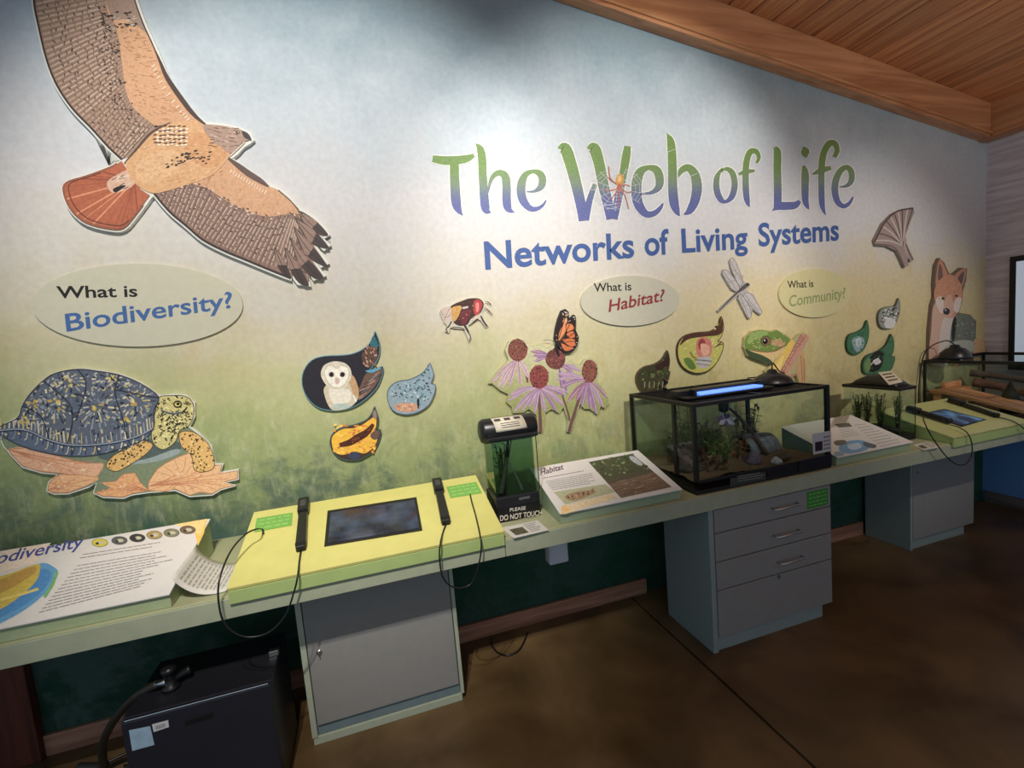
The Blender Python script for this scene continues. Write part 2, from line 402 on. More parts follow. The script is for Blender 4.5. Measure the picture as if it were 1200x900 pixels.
M_BEAMY = wood('cross_beam_timber', rgb(176,116,78), rgb(214,156,108), 'Y', .7, .4)
tb = MB().prism([(-3,-.075,zb(-3)),(XR-.1,-.075,zb(XR-.1)),(XR-.1,-.075,zc(XR-.1)),(-3,-.075,zc(-3))], (0,.0745,0)).build('trim_1', M_BEAM, bevel=.004)
struct(tb, 'raking timber beam along the top of the mural wall')
o = MB().prism([(-3,-.088,zb(-3)+.018),(XR-.1,-.088,zb(XR-.1)+.018),(XR-.1,-.088,zb(XR-.1)+.032),(-3,-.088,zb(-3)+.032)], (0,.014,0)).build('bead', wood('bead_timber', rgb(190,130,84), rgb(225,170,120), 'X', .7), tb, bevel=.003)
tb2 = MB().box(XR-.1, XR-.001, -5, -.0005, zb(XR-.05), zc(XR)+.02).build('trim_2', M_BEAMY, bevel=.004)
struct(tb2, 'level timber beam along the top of the far wall')
MB().box(XR-.112, XR-.099, -5, -.09, zb(XR)+.02, zb(XR)+.035).build('bead', M_BEAMY, tb2, bevel=.003)
# --- baseboards and post
M_BASE = wood('reddish_baseboard', rgb(156,104,80), rgb(206,152,124), 'X', 1, .5)
bb = None
for (a, c) in ((-1.484,-.38),(.256,1.46),(2.2,3.24)):
    o = MB().box(a, c, -.02, -.0005, 0, .092).build('baseboard_back', M_BASE, bevel=.003); struct(o, 'reddish wooden baseboard under the mural')
o = MB().box(XR-.02, XR-.0005, -5, -.02, 0, .09).build('baseboard_right', wood('baseboard_far', rgb(90,80,78), rgb(130,118,110), 'Y'), bevel=.003); struct(o, 'greyish baseboard along the far wall')
o = MB().box(-1.62, -1.485, -.045, -.0005, 0, .72).build('trim_3', wood('dark_red_post', rgb(84,40,26), rgb(120,62,42), 'Z'), bevel=.004); struct(o, 'dark reddish timber upright under the worktop')
# ------------------------------------------------------------------ worktop
M_TOP = plain('sage_laminate', rgb(178,180,142), .42, var=.05, scale=18)
M_EDGE = plain('sage_edge_band', rgb(174,180,152), .5, var=.05, scale=25)
wt = root('worktop', (1,-.3,.72), 'long sage green worktop running along the mural wall', 'worktop')
for a, c in ((-3.0,.447),(.449,4.5)):
    t = MB().box(a, c, CF+.003, -.001, .727, CF and CT).build('top_slab', M_TOP, wt, bevel=.003)
    MB().box(a+.0005, c-.0005, CF-.004, CF+.0025, .7245, CT-.005).build('edge_band', M_EDGE, t, bevel=.002)
# ------------------------------------------------------------------ base cabinets
M_GREY = plain('warm_grey_laminate', rgb(152,150,145), .5, var=.03, scale=30)
M_SAGEF = plain('sage_grey_frame', rgb(182,190,166), .5, var=.03, scale=30)
M_BLUEG = plain('grey_green_carcass', rgb(150,164,160), .5, var=.03, scale=30)
M_DARKGAP = plain('shadow_gap', rgb(52,52,52), .8)
M_CHROME = plain('brushed_steel', rgb(210,210,210), .25, metal=1, var=.03)
M_STICK = plain('bright_green_label', rgb(96,190,84), .4, var=.04)
M_BLACK = plain('black_plastic', rgb(26,26,28), .35, var=.1)
M_BLACKM = plain('matt_black_metal', rgb(14,14,15), .5, var=.1)
def sticker(name, quad, n, parent, rows=3, col=rgb(120,196,96), line=rgb(228,244,220)):
    """green sticker with unreadable white lines; quad tl,tr,br,bl in 3D"""
    q = [Vector(p) for p in quad]; n = Vector(n).normalized()
    st = MB().prism([p+n*.0003 for p in q], n*.0012).build(name, plain('green_sticker_%d' % int(col[0]*1e4), col, .4, var=.03), parent)
    mb = MB()
    for i in range(rows):
        v = (i+.7)/(rows+.4); a = q[0].lerp(q[3], v); b = q[1].lerp(q[2], v); u = .08
        while u < .9:
            e = min(.93, u+random.uniform(.1,.25)); h = (q[3]-q[0])*(.16/rows)
            p0 = a.lerp(b,u)+n*.0019; p1 = a.lerp(b,e)+n*.0019
            mb.add([p0-h, p1-h, p1+h, p0+h], [(0,1,2,3)]); u = e+.05
    mb.build('printed_lines', plain('pale_print_%d' % int(line[0]*1e4), line, .5), st)
    return st
# cabinet with a door, under the first console
c1 = root('door_cabinet', (-.06,-.2,0), 'grey base cabinet with one locked door under the yellow console', 'cabinet')
X0, X1, YF = -.385, .253, -.42
MB().box(X0, X1, YF+.02, -.03, .035, .723).build('body', M_BLUEG, c1, bevel=.002)
MB().box(X0+.004, X1-.01, YF+.005, -.06, 0, .034).build('plinth', M_SAGEF, c1, bevel=.002)
dr = MB().box(X0+.026, X1-.02, YF, YF+.0195, .085, .715).build('door', M_GREY, c1, bevel=.003)
MB().box(X0, X0+.022, YF+.001, YF+.0195, .036, .722).build('stile', M_SAGEF, c1, bevel=.0015)
MB().box(X1-.016, X1, YF+.001, YF+.0195, .036, .722).build('stile', M_SAGEF, c1, bevel=.0015)
MB().box(X0+.0235, X1-.0175, YF+.012, YF+.0195, .036, .084).build('rail', plain('shaded_rail', rgb(118,136,140), .5), c1, bevel=.0015)  # recessed toe strip, its bluish shade put into the colour
p = at_y(374, 764, YF)
lk = MB().lathe((p.x, YF-.0005, p.z), [(.011,0),(.011,.004),(.008,.007)], (0,-1,0), 16).build('lock', M_CHROME, dr, smooth=False)
MB().box(p.x-.002, p.x+.002, YF-.018, YF-.0076, p.z-.009, p.z+.006).build('key', M_CHROME, lk)
# drawer cabinet
c2 = root('drawer_cabinet', (1.83,-.4,0), 'grey cabinet of four drawers with bar pulls under the big terrarium', 'cabinet')
X0, X1, YF = 1.445, 2.205, -.612
MB().box(X0, X0+.028, YF, -.25, 0, .723).build('side_panel', M_BLUEG, c2, bevel=.002)
MB().box(X0+.029, X1, YF+.02, -.25, .066, .723).build('body', M_BLUEG, c2, bevel=.002)
MB().box(X0+.029, X1-.055, YF+.012, -.26, 0, .065).build('plinth', M_BLUEG, c2, bevel=.002)
zs = [.716,.598,.455,.312,.07]
hz = [at_y(760+650/4.092, 550+172/4.092, YF).z, at_y(760+655/4.092, 550+302/4.092, YF).z, at_y(760+668/4.092, 550+430/4.092, YF).z]
hx = [(590,707),(593,710),(610,722)]
for i in range(4):
    d = MB().box(X0+.033, X1-.001, YF-.001, YF+.0195, zs[i+1]+.003, zs[i]-.002).build('drawer_front', M_GREY, c2, bevel=.0025)
    if i < 3:
        xa = at_y(760+hx[i][0]/4.092, 600, YF).x; xb = at_y(760+hx[i][1]/4.092, 600, YF).x; z = hz[i]
        MB().tube([(xa,YF-.001,z),(xa,YF-.026,z),(xa+.004,YF-.03,z),(xb-.004,YF-.03,z),(xb,YF-.026,z),(xb,YF-.001,z)], .0045, 8).build('bar_pull', M_CHROME, d, smooth=True)
    else:
        p = at_y(912, 681, YF)
        MB().lathe((p.x, YF-.0015, .312-.012), [(.009,0),(.009,.006)], (0,-1,0), 12).build('lock', M_CHROME, d)
    if i == 0:
        A = [at_y(*q, YF-.001) for q in ((946,582),(970,577),(970,599),(946,604))]
        zt, zl = .700, .612; xa, xb = 2.045, 2.185
        sticker('green_label', [(xa,YF-.001,zt),(xb,YF-.001,zt),(xb,YF-.001,zl),(xa,YF-.001,zl)], (0,-1,0), d, 4, rgb(66,150,56), rgb(130,190,110))
# cabinet below the far console
c3 = root('plain_cabinet', (3.5,-.2,0), 'plain grey cabinet in shade below the far console', 'cabinet')
X0, X1, YF = 3.245, 3.86, -.322
MB().box(X0, X0+.02, YF, -.03, 0, .723).build('side_panel', M_BLUEG, c3, bevel=.002)
MB().box(X0+.021, X1, YF+.02, -.03, .066, .723).build('body', M_BLUEG, c3, bevel=.002)
d = MB().box(X0+.023, X1-.001, YF-.001, YF+.0195, .07, .716).build('door', M_GREY, c3, bevel=.0025)
MB().lathe((X0+.06,YF-.0015,.52), [(.008,0),(.008,.005)], (0,-1,0), 12).build('lock', M_CHROME, d)
MB().box(X0+.021, X1-.07, YF+.015, -.04, 0, .065).build('plinth', M_BLUEG, c3, bevel=.002)
# ------------------------------------------------------------------ sloping consoles and reading rails
M_YEL = plain('lime_yellow_laminate', rgb(222,216,130), .4, var=.04, scale=14)
M_LGREEN = plain('light_green_laminate', rgb(176,196,124), .45, var=.04, scale=16)
M_PGREEN = plain('pale_sage_side', rgb(156,172,140), .5, var=.05, scale=16)
M_SCREEN = None
def screen_mat():
    m, nt, b = nodes_of('dark_touch_screen'); N = nt.nodes.new; L = nt.links.new
    tc = N('ShaderNodeTexCoord'); nz = N('ShaderNodeTexNoise'); nz.inputs['Scale'].default_value = 9; nz.inputs['Detail'].default_value = 4; L(tc.outputs['Object'], nz.inputs['Vector'])
    cr = N('ShaderNodeValToRGB'); cr.color_ramp.elements[0].position = .42; cr.color_ramp.elements[1].position = .75
    cr.color_ramp.elements[0].color = rgb(40,42,50); cr.color_ramp.elements[1].color = rgb(72,86,110); L(nz.outputs['Fac'], cr.inputs[0])
    L(cr.outputs[0], b.inputs['Base Color']); L(cr.outputs[0], b.inputs['Emission Color']); b.inputs['Emission Strength'].default_value = .25
    b.inputs['Roughness'].default_value = .12
    return m
M_SCREEN = screen_mat()
class Slope:
    """a wedge standing on the worktop: front edge y0 at height zf, back edge y1 at height zk"""
    def __init__(s, x0, x1, y0, y1, zf, zk):
        s.x0, s.x1, s.y0, s.y1, s.zf, s.zk = x0, x1, y0, y1, zf, zk
        s.d = Vector((0, y1-y0, zk-zf)); s.t = s.d.normalized(); s.n = Vector((0, -s.t.z, s.t.y)); s.p0 = Vector((x0, y0, zf))
    def at(s, px, py): return on_plane(px, py, s.p0+s.n*.0, s.n)
    def body(s, parent, mat, name='body'):
        th = .012
        z0, z1 = s.zf-th*1.02, s.zk-th*1.02
        return MB().prism([(s.x0+.004,s.y0+.012,CT+.0005),(s.x0+.004,s.y1-.004,CT+.0005),(s.x0+.004,s.y1-.004,z1),(s.x0+.004,s.y0+.012,z0+.002)], (s.x1-s.x0-.008,0,0)).build(name, mat, parent, bevel=.002)
    def top(s, parent, mat, name, th=.0115, edge=None):
        a = s.p0; o = MB().prism([a-s.n*th, Vector((s.x1,s.y0,s.zf))-s.n*th, Vector((s.x1,s.y1,s.zk))-s.n*th, Vector((s.x0,s.y1,s.zk))-s.n*th], s.n*th).build(name, mat, parent, bevel=.0015)
        return o
def prism_on(sl, pts, th, name, mat, parent, bevel=0, lift=.0006, label=None):
    b = [sl.at(*p)+sl.n*lift for p in pts]
    return MB().prism(b, sl.n*th).build(name, mat, parent, bevel=bevel, label=label)
def cord(name, pts, parent, r=.0032, n=7, mat=None):
    """pts: (px, py, y-depth) — a hanging cable through real points"""
    P = [tuple(y.at(a, b)+y.n*(.0035+r)) if isinstance(y, Slope) else tuple(at_y(a, b, y)) for a, b, y in pts]
    return MB().tube(spline(P, n, False), r, 7).build(name, mat or M_BLACK, parent, smooth=True)
def handset(sl, p_top, p_bot, w, label, cordpts, group='listening handsets', lift=.001):
    A, B = sl.at(*p_top), sl.at(*p_bot); L = (B-A).length; d = (B-A).normalized(); n = sl.n; s = d.cross(n)
    r = root('handset', A.lerp(B,.5), label, 'handset', group)
    def bar(a, b, w0, w1, t0, t1, name, mat, bev):
        c0, c1 = A+d*L*a, A+d*L*b; vs = []
        for c, ww, tt in ((c0,w0,t0),(c1,w1,t1)):
            for k in (lift, tt+lift):
                for q in (-1,1): vs.append(c+s*q*ww/2+n*k)
        return MB().add(vs, [(0,1,3,2),(4,6,7,5),(0,4,5,1),(2,3,7,6),(0,2,6,4),(1,5,7,3)]).build(name, mat, r, bevel=bev)
    bar(0,.30, w*1.05, w*1.05, .034, .034, 'earpiece', M_BLACK, .006)
    bar(.302,.93, w*.82, w*.92, .026, .026, 'grip', M_BLACK, .006)
    bar(.932,1.0, w*.95, w*.8, .03, .024, 'end_cap', M_BLACKM, .004)
    g = MB().obox(A+d*L*.15+n*(.0345+lift), s*w*.28, d*L*.07, n*.0006).build('speaker_grille', plain('grille_grey', rgb(70,70,72), .5), r)
    cord('cord', cordpts, r)
    return r
# first console
k1 = Slope(-.540, .446, -.642, -.17, .838, .947)
con = root('touch_console', (-.05,-.4,CT), 'yellow-green sloping console with a dark screen beside the owl end', 'console')
con['label'] = 'lime yellow sloping console with wide dark screen, above the locked door cabinet'
k1.body(con, M_LGREEN); tp = k1.top(con, M_YEL, 'top_panel')
MB().box(k1.x0+.001, k1.x1-.001, k1.y0+.001, k1.y0+.0115, .779, k1.zf-.0125).build('front_apron', M_LGREEN, con, bevel=.0015)
bz = prism_on(k1, [(384,599),(488,583),(495,622),(380,641)], .002, 'screen_bezel', M_BLACK, con)
prism_on(k1, [(387.5,601.5),(485.5,586.5),(491.5,619.5),(384.5,637.5)], .0008, 'screen', M_SCREEN, bz, lift=.0029)
for q in ([(301,608),(343,601),(342,616),(298,624)], [(523,571),(558,565),(565,578),(528,584)]):
    sticker('green_label', [k1.at(*p)+k1.n*.0006 for p in q], k1.n, con, 3, rgb(126,186,84), rgb(158,206,120))
handset(k1, (357,590), (353,647), .042, 'black handset clipped left of the wide console screen, its cord in a big loop',
        [(353,646,k1),(351,660,k1),(349,674,-.662),(345,692,-.668),(334,722,-.668),(313,742,-.672),(286,746,-.672),(264,732,-.670),(256,704,-.666),(258,676,-.64),(271,645,-.55),(288,626,-.47),(301,620,-.43),(308,622,k1),(309,627,k1)])
handset(k1, (512,567), (523,616), .042, 'black handset clipped right of the wide console screen, cord hanging in a narrow loop',
        [(523,615,k1),(519,626,k1),(516,637,-.662),(515,652,-.665),(518,674,-.665),(527,686,-.668),(540,689,-.67),(553,683,-.668),(561,662,-.668),(564,640,-.664),(562,626,k1),(557,604,k1),(553,590,k1),(551,581,k1)])
# second console (far end)
k2 = Slope(3.09, 3.79, -.642, -.22, .838, .942)
con2 = root('touch_console', (3.45,-.4,CT), 'sage green sloping console at the far end with a bluish lit screen', 'console')
k2.body(con2, M_LGREEN); k2.top(con2, plain('olive_lime_laminate', rgb(192,194,128), .4, var=.04), 'top_panel')
MB().box(k2.x0+.001, k2.x1-.001, k2.y0+.001, k2.y0+.0115, .779, k2.zf-.0125).build('front_apron', M_LGREEN, con2, bevel=.0015)
bz = prism_on(k2, [(1081,485),(1106,479.5),(1156,492),(1127,500.5)], .002, 'screen_bezel', M_BLACK, con2)
m2, nt2, b2 = nodes_of('blue_lit_screen')
_tc = nt2.nodes.new('ShaderNodeTexCoord'); _gr = nt2.nodes.new('ShaderNodeTexNoise'); _gr.inputs['Scale'].default_value = 5; nt2.links.new(_tc.outputs['Object'], _gr.inputs['Vector'])
_cr = nt2.nodes.new('ShaderNodeValToRGB'); _cr.color_ramp.elements[0].position = .45; _cr.color_ramp.elements[1].position = .7
_cr.color_ramp.elements[0].color = rgb(26,40,70); _cr.color_ramp.elements[1].color = rgb(130,180,225); nt2.links.new(_gr.outputs['Fac'], _cr.inputs[0])
nt2.links.new(_cr.outputs[0], b2.inputs['Emission Color']); b2.inputs['Emission Strength'].default_value = .55; b2.inputs['Base Color'].default_value = (.02,.03,.05,1); b2.inputs['Roughness'].default_value = .15
prism_on(k2, [(1083.5,485.3),(1106,480.5),(1152,492),(1127.5,498.7)], .0008, 'screen', m2, bz, lift=.0029)
handset(k2, (1062,482), (1114,498), .042, 'black handset overhanging the near side of the far console, cord looped below the worktop',
        [(1114,498,-.57),(1124,501,-.60),(1134,508,-.65),(1139,521,-.665),(1138,535,-.668),(1131,544,-.67),(1121,544,-.67),(1109,535,-.668),(1096,518,-.665),(1088,505,-.66),(1083,494,-.64),(1082,489,-.60)], lift=.008)
handset(k2, (1112,471), (1169,490), .042, 'black handset lying along the far edge of the far console',
        [(1169,490,k2),(1178,492,k2),(1187,495,k2),(1196,499,-.66),(1206,508,-.668)])
# ------------------------------------------------------------------ reading rails with printed panels
M_SHEET = plain('white_printed_sheet', rgb(232,228,222), .35, var=.02)
INK = rgb(150,140,142)
# --- Biodiversity rail
r1 = Slope(-1.80, -.712, -.622, -.15, .852, .945)
rail = root('reading_rail', (-1.2,-.4,CT), 'sloping white panel titled Biodiversity at the near end of the worktop', 'info panel')
r1.body(rail, plain('sage_rail', rgb(172,184,142), .45, var=.05)); r1.top(rail, M_SHEET, 'printed_panel', th=.006)
r1.p0 = r1.p0 + r1.n*.0003
a = Art(r1.at, r1.n)
a.poly([(-60,659),(0,646),(60,636),(40,660),(-60,690)], rgb(240,222,200))
a.poly([(243,608),(225,611),(232,640),(239,625)], rgb(240,196,96))
a.poly([(243,608),(205,614.5),(228,622),(234,628)], rgb(246,214,140))
a.blob([(-70,760),(-20,690),(20,672),(48,660),(62,664),(68,672),(58,690),(30,714),(-10,736),(-60,760)], rgb(96,160,205))
a.blob([(-70,770),(-20,700),(15,684),(45,668),(56,668),(60,676),(50,692),(24,712),(-14,732)], rgb(74,140,196))
a.blob([(-80,760),(-25,690),(18,670),(44,661),(47,668),(40,684),(14,706),(-14,722)], rgb(206,182,78))
a.blob([(-60,720),(-20,690),(18,672),(40,664),(40,672),(12,690),(-20,704)], rgb(190,150,72))
a.stroke([(-20,708),(20,698),(45,690)], 3, rgb(226,204,110)); a.stroke([(52,700),(62,684),(66,670)], 3.5, rgb(120,180,110))
a.poly([(-60,742),(-60,700),(-30,712),(0,722),(20,714),(28,728)], rgb(240,226,196)) if False else None
a.part('lettering'); a.text('Biodiversity', (-28,666), (99,640), (4,-14), rgb(64,74,150), .012, .25)
a.part('thumbnail')
for cx, cy, c in ((117,636,rgb(216,200,60)),(140,633.5,rgb(96,98,96)),(161,630.5,rgb(60,60,62)),(181,627,rgb(176,150,92)),(201,624.5,rgb(130,132,100)),(220,621,rgb(120,100,80))):
    a.ell(cx, cy, 9.5, 5, rgb(90,90,80)); a.ell(cx, cy, 8.8, 4.5, c); a.ell(cx+1, cy, 4, 2, rgb(200,196,170)); a.ell(cx-3, cy+1, 2, 1.4, rgb(60,60,40))
a.part('small_print')
a.lines(((99,648),(205,631),(196,640),(92,656)), 2, INK, .8, words=14)
a.lines(((92,661),(214,641),(190,682),(44,720)), 13, INK, .75, words=16, ragged=.3)
a.build(rail)
# --- Habitat rail
r2 = Slope(.702, 1.312, -.612, -.25, .848, .957)
rail2 = root('reading_rail', (1.0,-.4,CT), 'sloping white panel titled Habitat with a woodland photo, in front of the big terrarium', 'info panel')
r2.body(rail2, M_PGREEN); r2.top(rail2, M_SHEET, 'printed_panel', th=.006)
a = Art(r2.at, r2.n); q = zm(550,470,4.615)
a.poly(q([(520,565),(770,500),(800,522),(520,612),(495,612)]), rgb(236,214,170)); a.poly(q([(505,612),(545,590),(520,560),(495,575)]), rgb(240,196,120))
a.part('woodland_photo')
Q = q([(645,330),(880,285),(1095,465),(820,525)])
a.poly(Q, rgb(92,84,66))
def inq(u, v): 
    t = (Q[0][0]+(Q[1][0]-Q[0][0])*u, Q[0][1]+(Q[1][1]-Q[0][1])*u); b = (Q[3][0]+(Q[2][0]-Q[3][0])*u, Q[3][1]+(Q[2][1]-Q[3][1])*u)
    return (t[0]+(b[0]-t[0])*v, t[1]+(b[1]-t[1])*v)
a.poly([inq(0,0),inq(1,0),inq(1,.45),inq(0,.5)], rgb(80,86,58))
a.poly([inq(0,.62),inq(1,.55),inq(1,1),inq(0,1)], rgb(128,104,84))
for _ in range(70):
    u, v = random.random(), random.random()*.45; c = random.choice([rgb(110,120,78),rgb(58,66,42),rgb(140,150,112),rgb(70,76,54)])
    p = inq(u,v); a.ell(p[0], p[1], random.uniform(.6,2.2), random.uniform(.5,1.4), c, n=7)
for _ in range(40):
    u, v = random.random()*.9, random.uniform(.6,.97); a.stroke([inq(u,v), inq(min(1,u+random.uniform(.05,.2)),v-.01)], random.uniform(.4,1), random.choice([rgb(160,136,110),rgb(96,76,60),rgb(176,150,124)]), smooth=False)
a.blob([inq(.9,.05),inq(.98,.1),inq(.97,.3),inq(.88,.32),inq(.84,.15)], rgb(186,190,190))
a.part('fox_photo')
Q2 = q([(455,492),(735,450),(790,492),(520,560)])
a.poly(Q2, rgb(186,186,150)); a.blob(q([(515,520),(560,496),(640,484),(685,490),(640,516),(560,540)]), rgb(170,140,104))
for i in range(26):
    t = random.random(); p = q([(520+150*t, 528-38*t+random.uniform(-14,12))])[0]; a.ell(p[0], p[1], random.uniform(.8,2), random.uniform(.6,1.3), random.choice([rgb(96,76,62), rgb(206,170,130), rgb(70,58,50), rgb(150,116,84)]), -.2, 7)
a.part('lettering'); a.text('Habitat', q([(385,402)])[0], q([(512,368)])[0], (-1.2,-6.5), rgb(96,40,86), .012, .2)
a.part('small_print')
a.lines(q([(395,412),(640,368),(650,378),(400,424)]), 1, rgb(150,110,140), .7, words=10)
a.lines(q([(410,432),(668,386),(708,440),(450,486)]), 6, INK, .6, words=12)
a.build(rail2)
# --- Community rail
r3 = Slope(2.262, 2.816, -.612, -.26, .848, .955)
rail3 = root('reading_rail', (2.54,-.4,CT), 'sloping pale panel with small blue pictures right of the big terrarium', 'info panel')
r3.body(rail3, M_PGREEN); r3.top(rail3, M_SHEET, 'printed_panel', th=.006)
a = Art(r3.at, r3.n); q = zm(940,380,3.4615)
a.part('picture')
a.blob(q([(165,480),(230,470),(275,485),(260,510),(190,525),(150,510)]), rgb(120,170,210)); a.blob(q([(185,490),(230,482),(240,500),(200,510)]), rgb(190,214,230))
a.poly(q([(130,405),(190,400),(205,415),(150,420)]), rgb(110,104,92)); a.blob(q([(130,475),(170,470),(180,485),(140,492)]), rgb(120,112,98)); a.blob(q([(250,478),(300,490),(290,503),(255,495)]), rgb(104,110,120))
a.blob(q([(130,520),(165,515),(170,530),(140,535)]), rgb(150,180,200))
a.part('small_print')
a.lines(q([(205,405),(250,400),(420,480),(320,500)]), 9, rgb(150,146,146), .6, words=7)
a.lines(q([(150,425),(200,418),(240,450),(165,462)]), 4, rgb(150,146,146), .5, words=6)
a.build(rail3)
# --- curled leaflet leaning on the first rail
def leaf_fn(u, v):                              # u: from the rail side down on to the worktop, v: back to front
    x = -.7085+.150*u**1.15; z = CT+.004+.105*(1-u)**2.4-.012*v*(1-u)
    return Vector((x, -.36-.24*v+.02*u, z))
lf = MB().grid(leaf_fn, 16, 6).build('leaflet', plain('white_paper', rgb(226,222,214), .6, var=.03), smooth=True, solid=.0006)
tag(lf, 'white printed paper sheet curling down from the end of the Biodiversity panel', 'leaflet')
mb = MB()
for i in range(11):
    u0 = .10+.075*i; v = .12
    while v < .86:
        e = min(.88, v+random.uniform(.05,.18)); pts = []
        for uu, vv in ((u0,v),(u0,e),(u0+.03,e),(u0+.03,v)):
            nn = (leaf_fn(uu+.01,vv)-leaf_fn(uu-.01,vv)).cross(leaf_fn(uu,vv+.01)-leaf_fn(uu,vv-.01)).normalized()
            if nn.z < 0: nn = -nn
            pts.append(leaf_fn(uu,vv)+nn*.0012)
        mb.add(pts, [(0,1,2,3)]); v = e+.03
mb.build('small_print', plain('pale_grey_print', rgb(176,170,164), .6), lf)
# --- loose cards on the worktop
def card(pts, label, pic, z=CT):
    P = [at_z(*p, z+.0025) for p in pts]
    o = MB().prism([p-Vector((0,0,.002)) for p in P], (0,0,.002)).build('info_card', plain('card_white', rgb(226,224,214), .4, var=.02), bevel=.0006)
    tag(o, label, 'card', 'loose info cards on the worktop')
    L = lambda u, v: P[0].lerp(P[1],u).lerp(P[3].lerp(P[2],u),v)+Vector((0,0,.0006))
    MB().add([L(*t) for t in pic], [(0,1,2,3)]).build('picture', plain('card_picture', rgb(96,92,70), .5, var=.5, scale=120), o)
    mb = MB()
    for i in range(6):
        v = .14+.13*i; mb.add([L(.55,v),L(.9-.05*(i%3),v),L(.9-.05*(i%3),v+.04),L(.55,v+.04)], [(0,1,2,3)])
    mb.build('small_print', plain('grey_print', rgb(140,136,132), .6), o)
card([(587,618.5),(630,609.5),(643,621),(602,630.5)], 'small white card in front of the do-not-touch aquarium', [(.12,.3),(.48,.3),(.48,.85),(.12,.85)])
card([(1070,521),(1088,517.5),(1102,524),(1082,527.5)], 'tiny white card beside the far console on the worktop edge', [(.1,.3),(.4,.3),(.4,.8),(.1,.8)])
# ------------------------------------------------------------------ narrow aquarium, DO NOT TOUCH
M_GLASS = glass_mat()
M_GLASSD = glass_mat('green_tinted_glass', (.64,.76,.70,1))
aq = root('hooded_aquarium', (.56,-.37,CT), 'slim black hooded aquarium marked do not touch, between the console and Habitat panel', 'aquarium')
X0, X1, Y0, Y1 = .462, .668, -.468, -.30
bs = MB().box(X0, X1, Y0, Y1, CT+.001, .915).build('base', M_BLACK, aq, bevel=.008)
MB().box(X0+.004, X1-.004, Y0-.006, Y0-.0005, CT+.012, .865).build('front_plate', plain('black_sign_plate', rgb(16,16,17), .3), bs, bevel=.002)
st = Art(lambda px, py: at_y(px, py, Y0-.0065), (0,-1,0)); 
st.part('lettering'); st.text('PLEASE', (597.5,599.5), (616,597), (0,-4), rgb(214,206,190), .01); st.text('DO NOT TOUCH', (586,610.5), (635,603.5), (0,-6.2), rgb(222,214,196), .012); st.stroke([(585,614),(636,606.5)], .8, rgb(190,180,160), smooth=False)
st.build(bs)
MB().obox(((X0+X1)/2+.03, Y0-.002, .895), (.026,0,0), (0,.0015,0), (0,0,.006)).build('badge', M_CHROME, bs)
for nm, b in (('front_pane',(X0+.012,X1-.012,Y0+.012,Y0+.016)),('back_pane',(X0+.012,X1-.012,Y1-.014,Y1-.010))):
    MB().box(*b, .9155, 1.165).build(nm, M_GLASSD, aq)
for nm, xx in (('side_pane',X0+.008),('side_pane',X1-.012)): MB().box(xx, xx+.004, Y0+.012, Y1-.010, .9155, 1.165).build(nm, M_GLASSD, aq)
hood = MB().lathe((X0-.028,(Y0+Y1)/2-.01,1.20), [(.03,0),(.048,.006),(.056,.02),(.056,.246),(.048,.26),(.03,.266)], (1,0,0), 24).build('hood', M_BLACK, aq, smooth=True)
MB().box(X0-.01, X1+.012, Y0-.012, Y1+.006, 1.1655, 1.182).build('rim', M_BLACK, aq, bevel=.004)
ql = [at_y(*p, Y0+.038) for p in ((579,488.5),(616,484.5),(621,507),(585,512))]
nl = Vector((0,-.75,.66)); 
hc = Vector((X0-.028,(Y0+Y1)/2-.01,1.20))
def hood_pt(u, v):                              # label wrapped round the hood
    ang = math.radians(78-78*v); x = .487+.142*u+.012*v
    return Vector((x, hc.y-.0575*math.cos(ang), hc.z+.0575*math.sin(ang)))
lb = MB().grid(hood_pt, 2, 8).build('label_card', plain('cream_label', rgb(224,214,190), .5, var=.02), hood, smooth=True, solid=.0008)
mb = MB()
for cx in (.16,.48,.80):
    mb.grid(lambda u, v: hood_pt(cx-.1+.2*u, .16+.2*v)+Vector((0,-.0012,.0008)), 1, 4)
for i in range(3): mb.grid(lambda u, v: hood_pt(.2+.6*u, .52+.12*i+.04*v)+Vector((0,-.0012,.0004)), 1, 1)
mb.build('label_pictures', plain('label_dark_print', rgb(70,62,66), .5, var=.4, scale=150), lb)
MB().tube([(X1+.004,Y0+.004,.92),(X1+.004,Y0+.004,1.165)], .002, 6).build('cable', M_BLACK, aq)
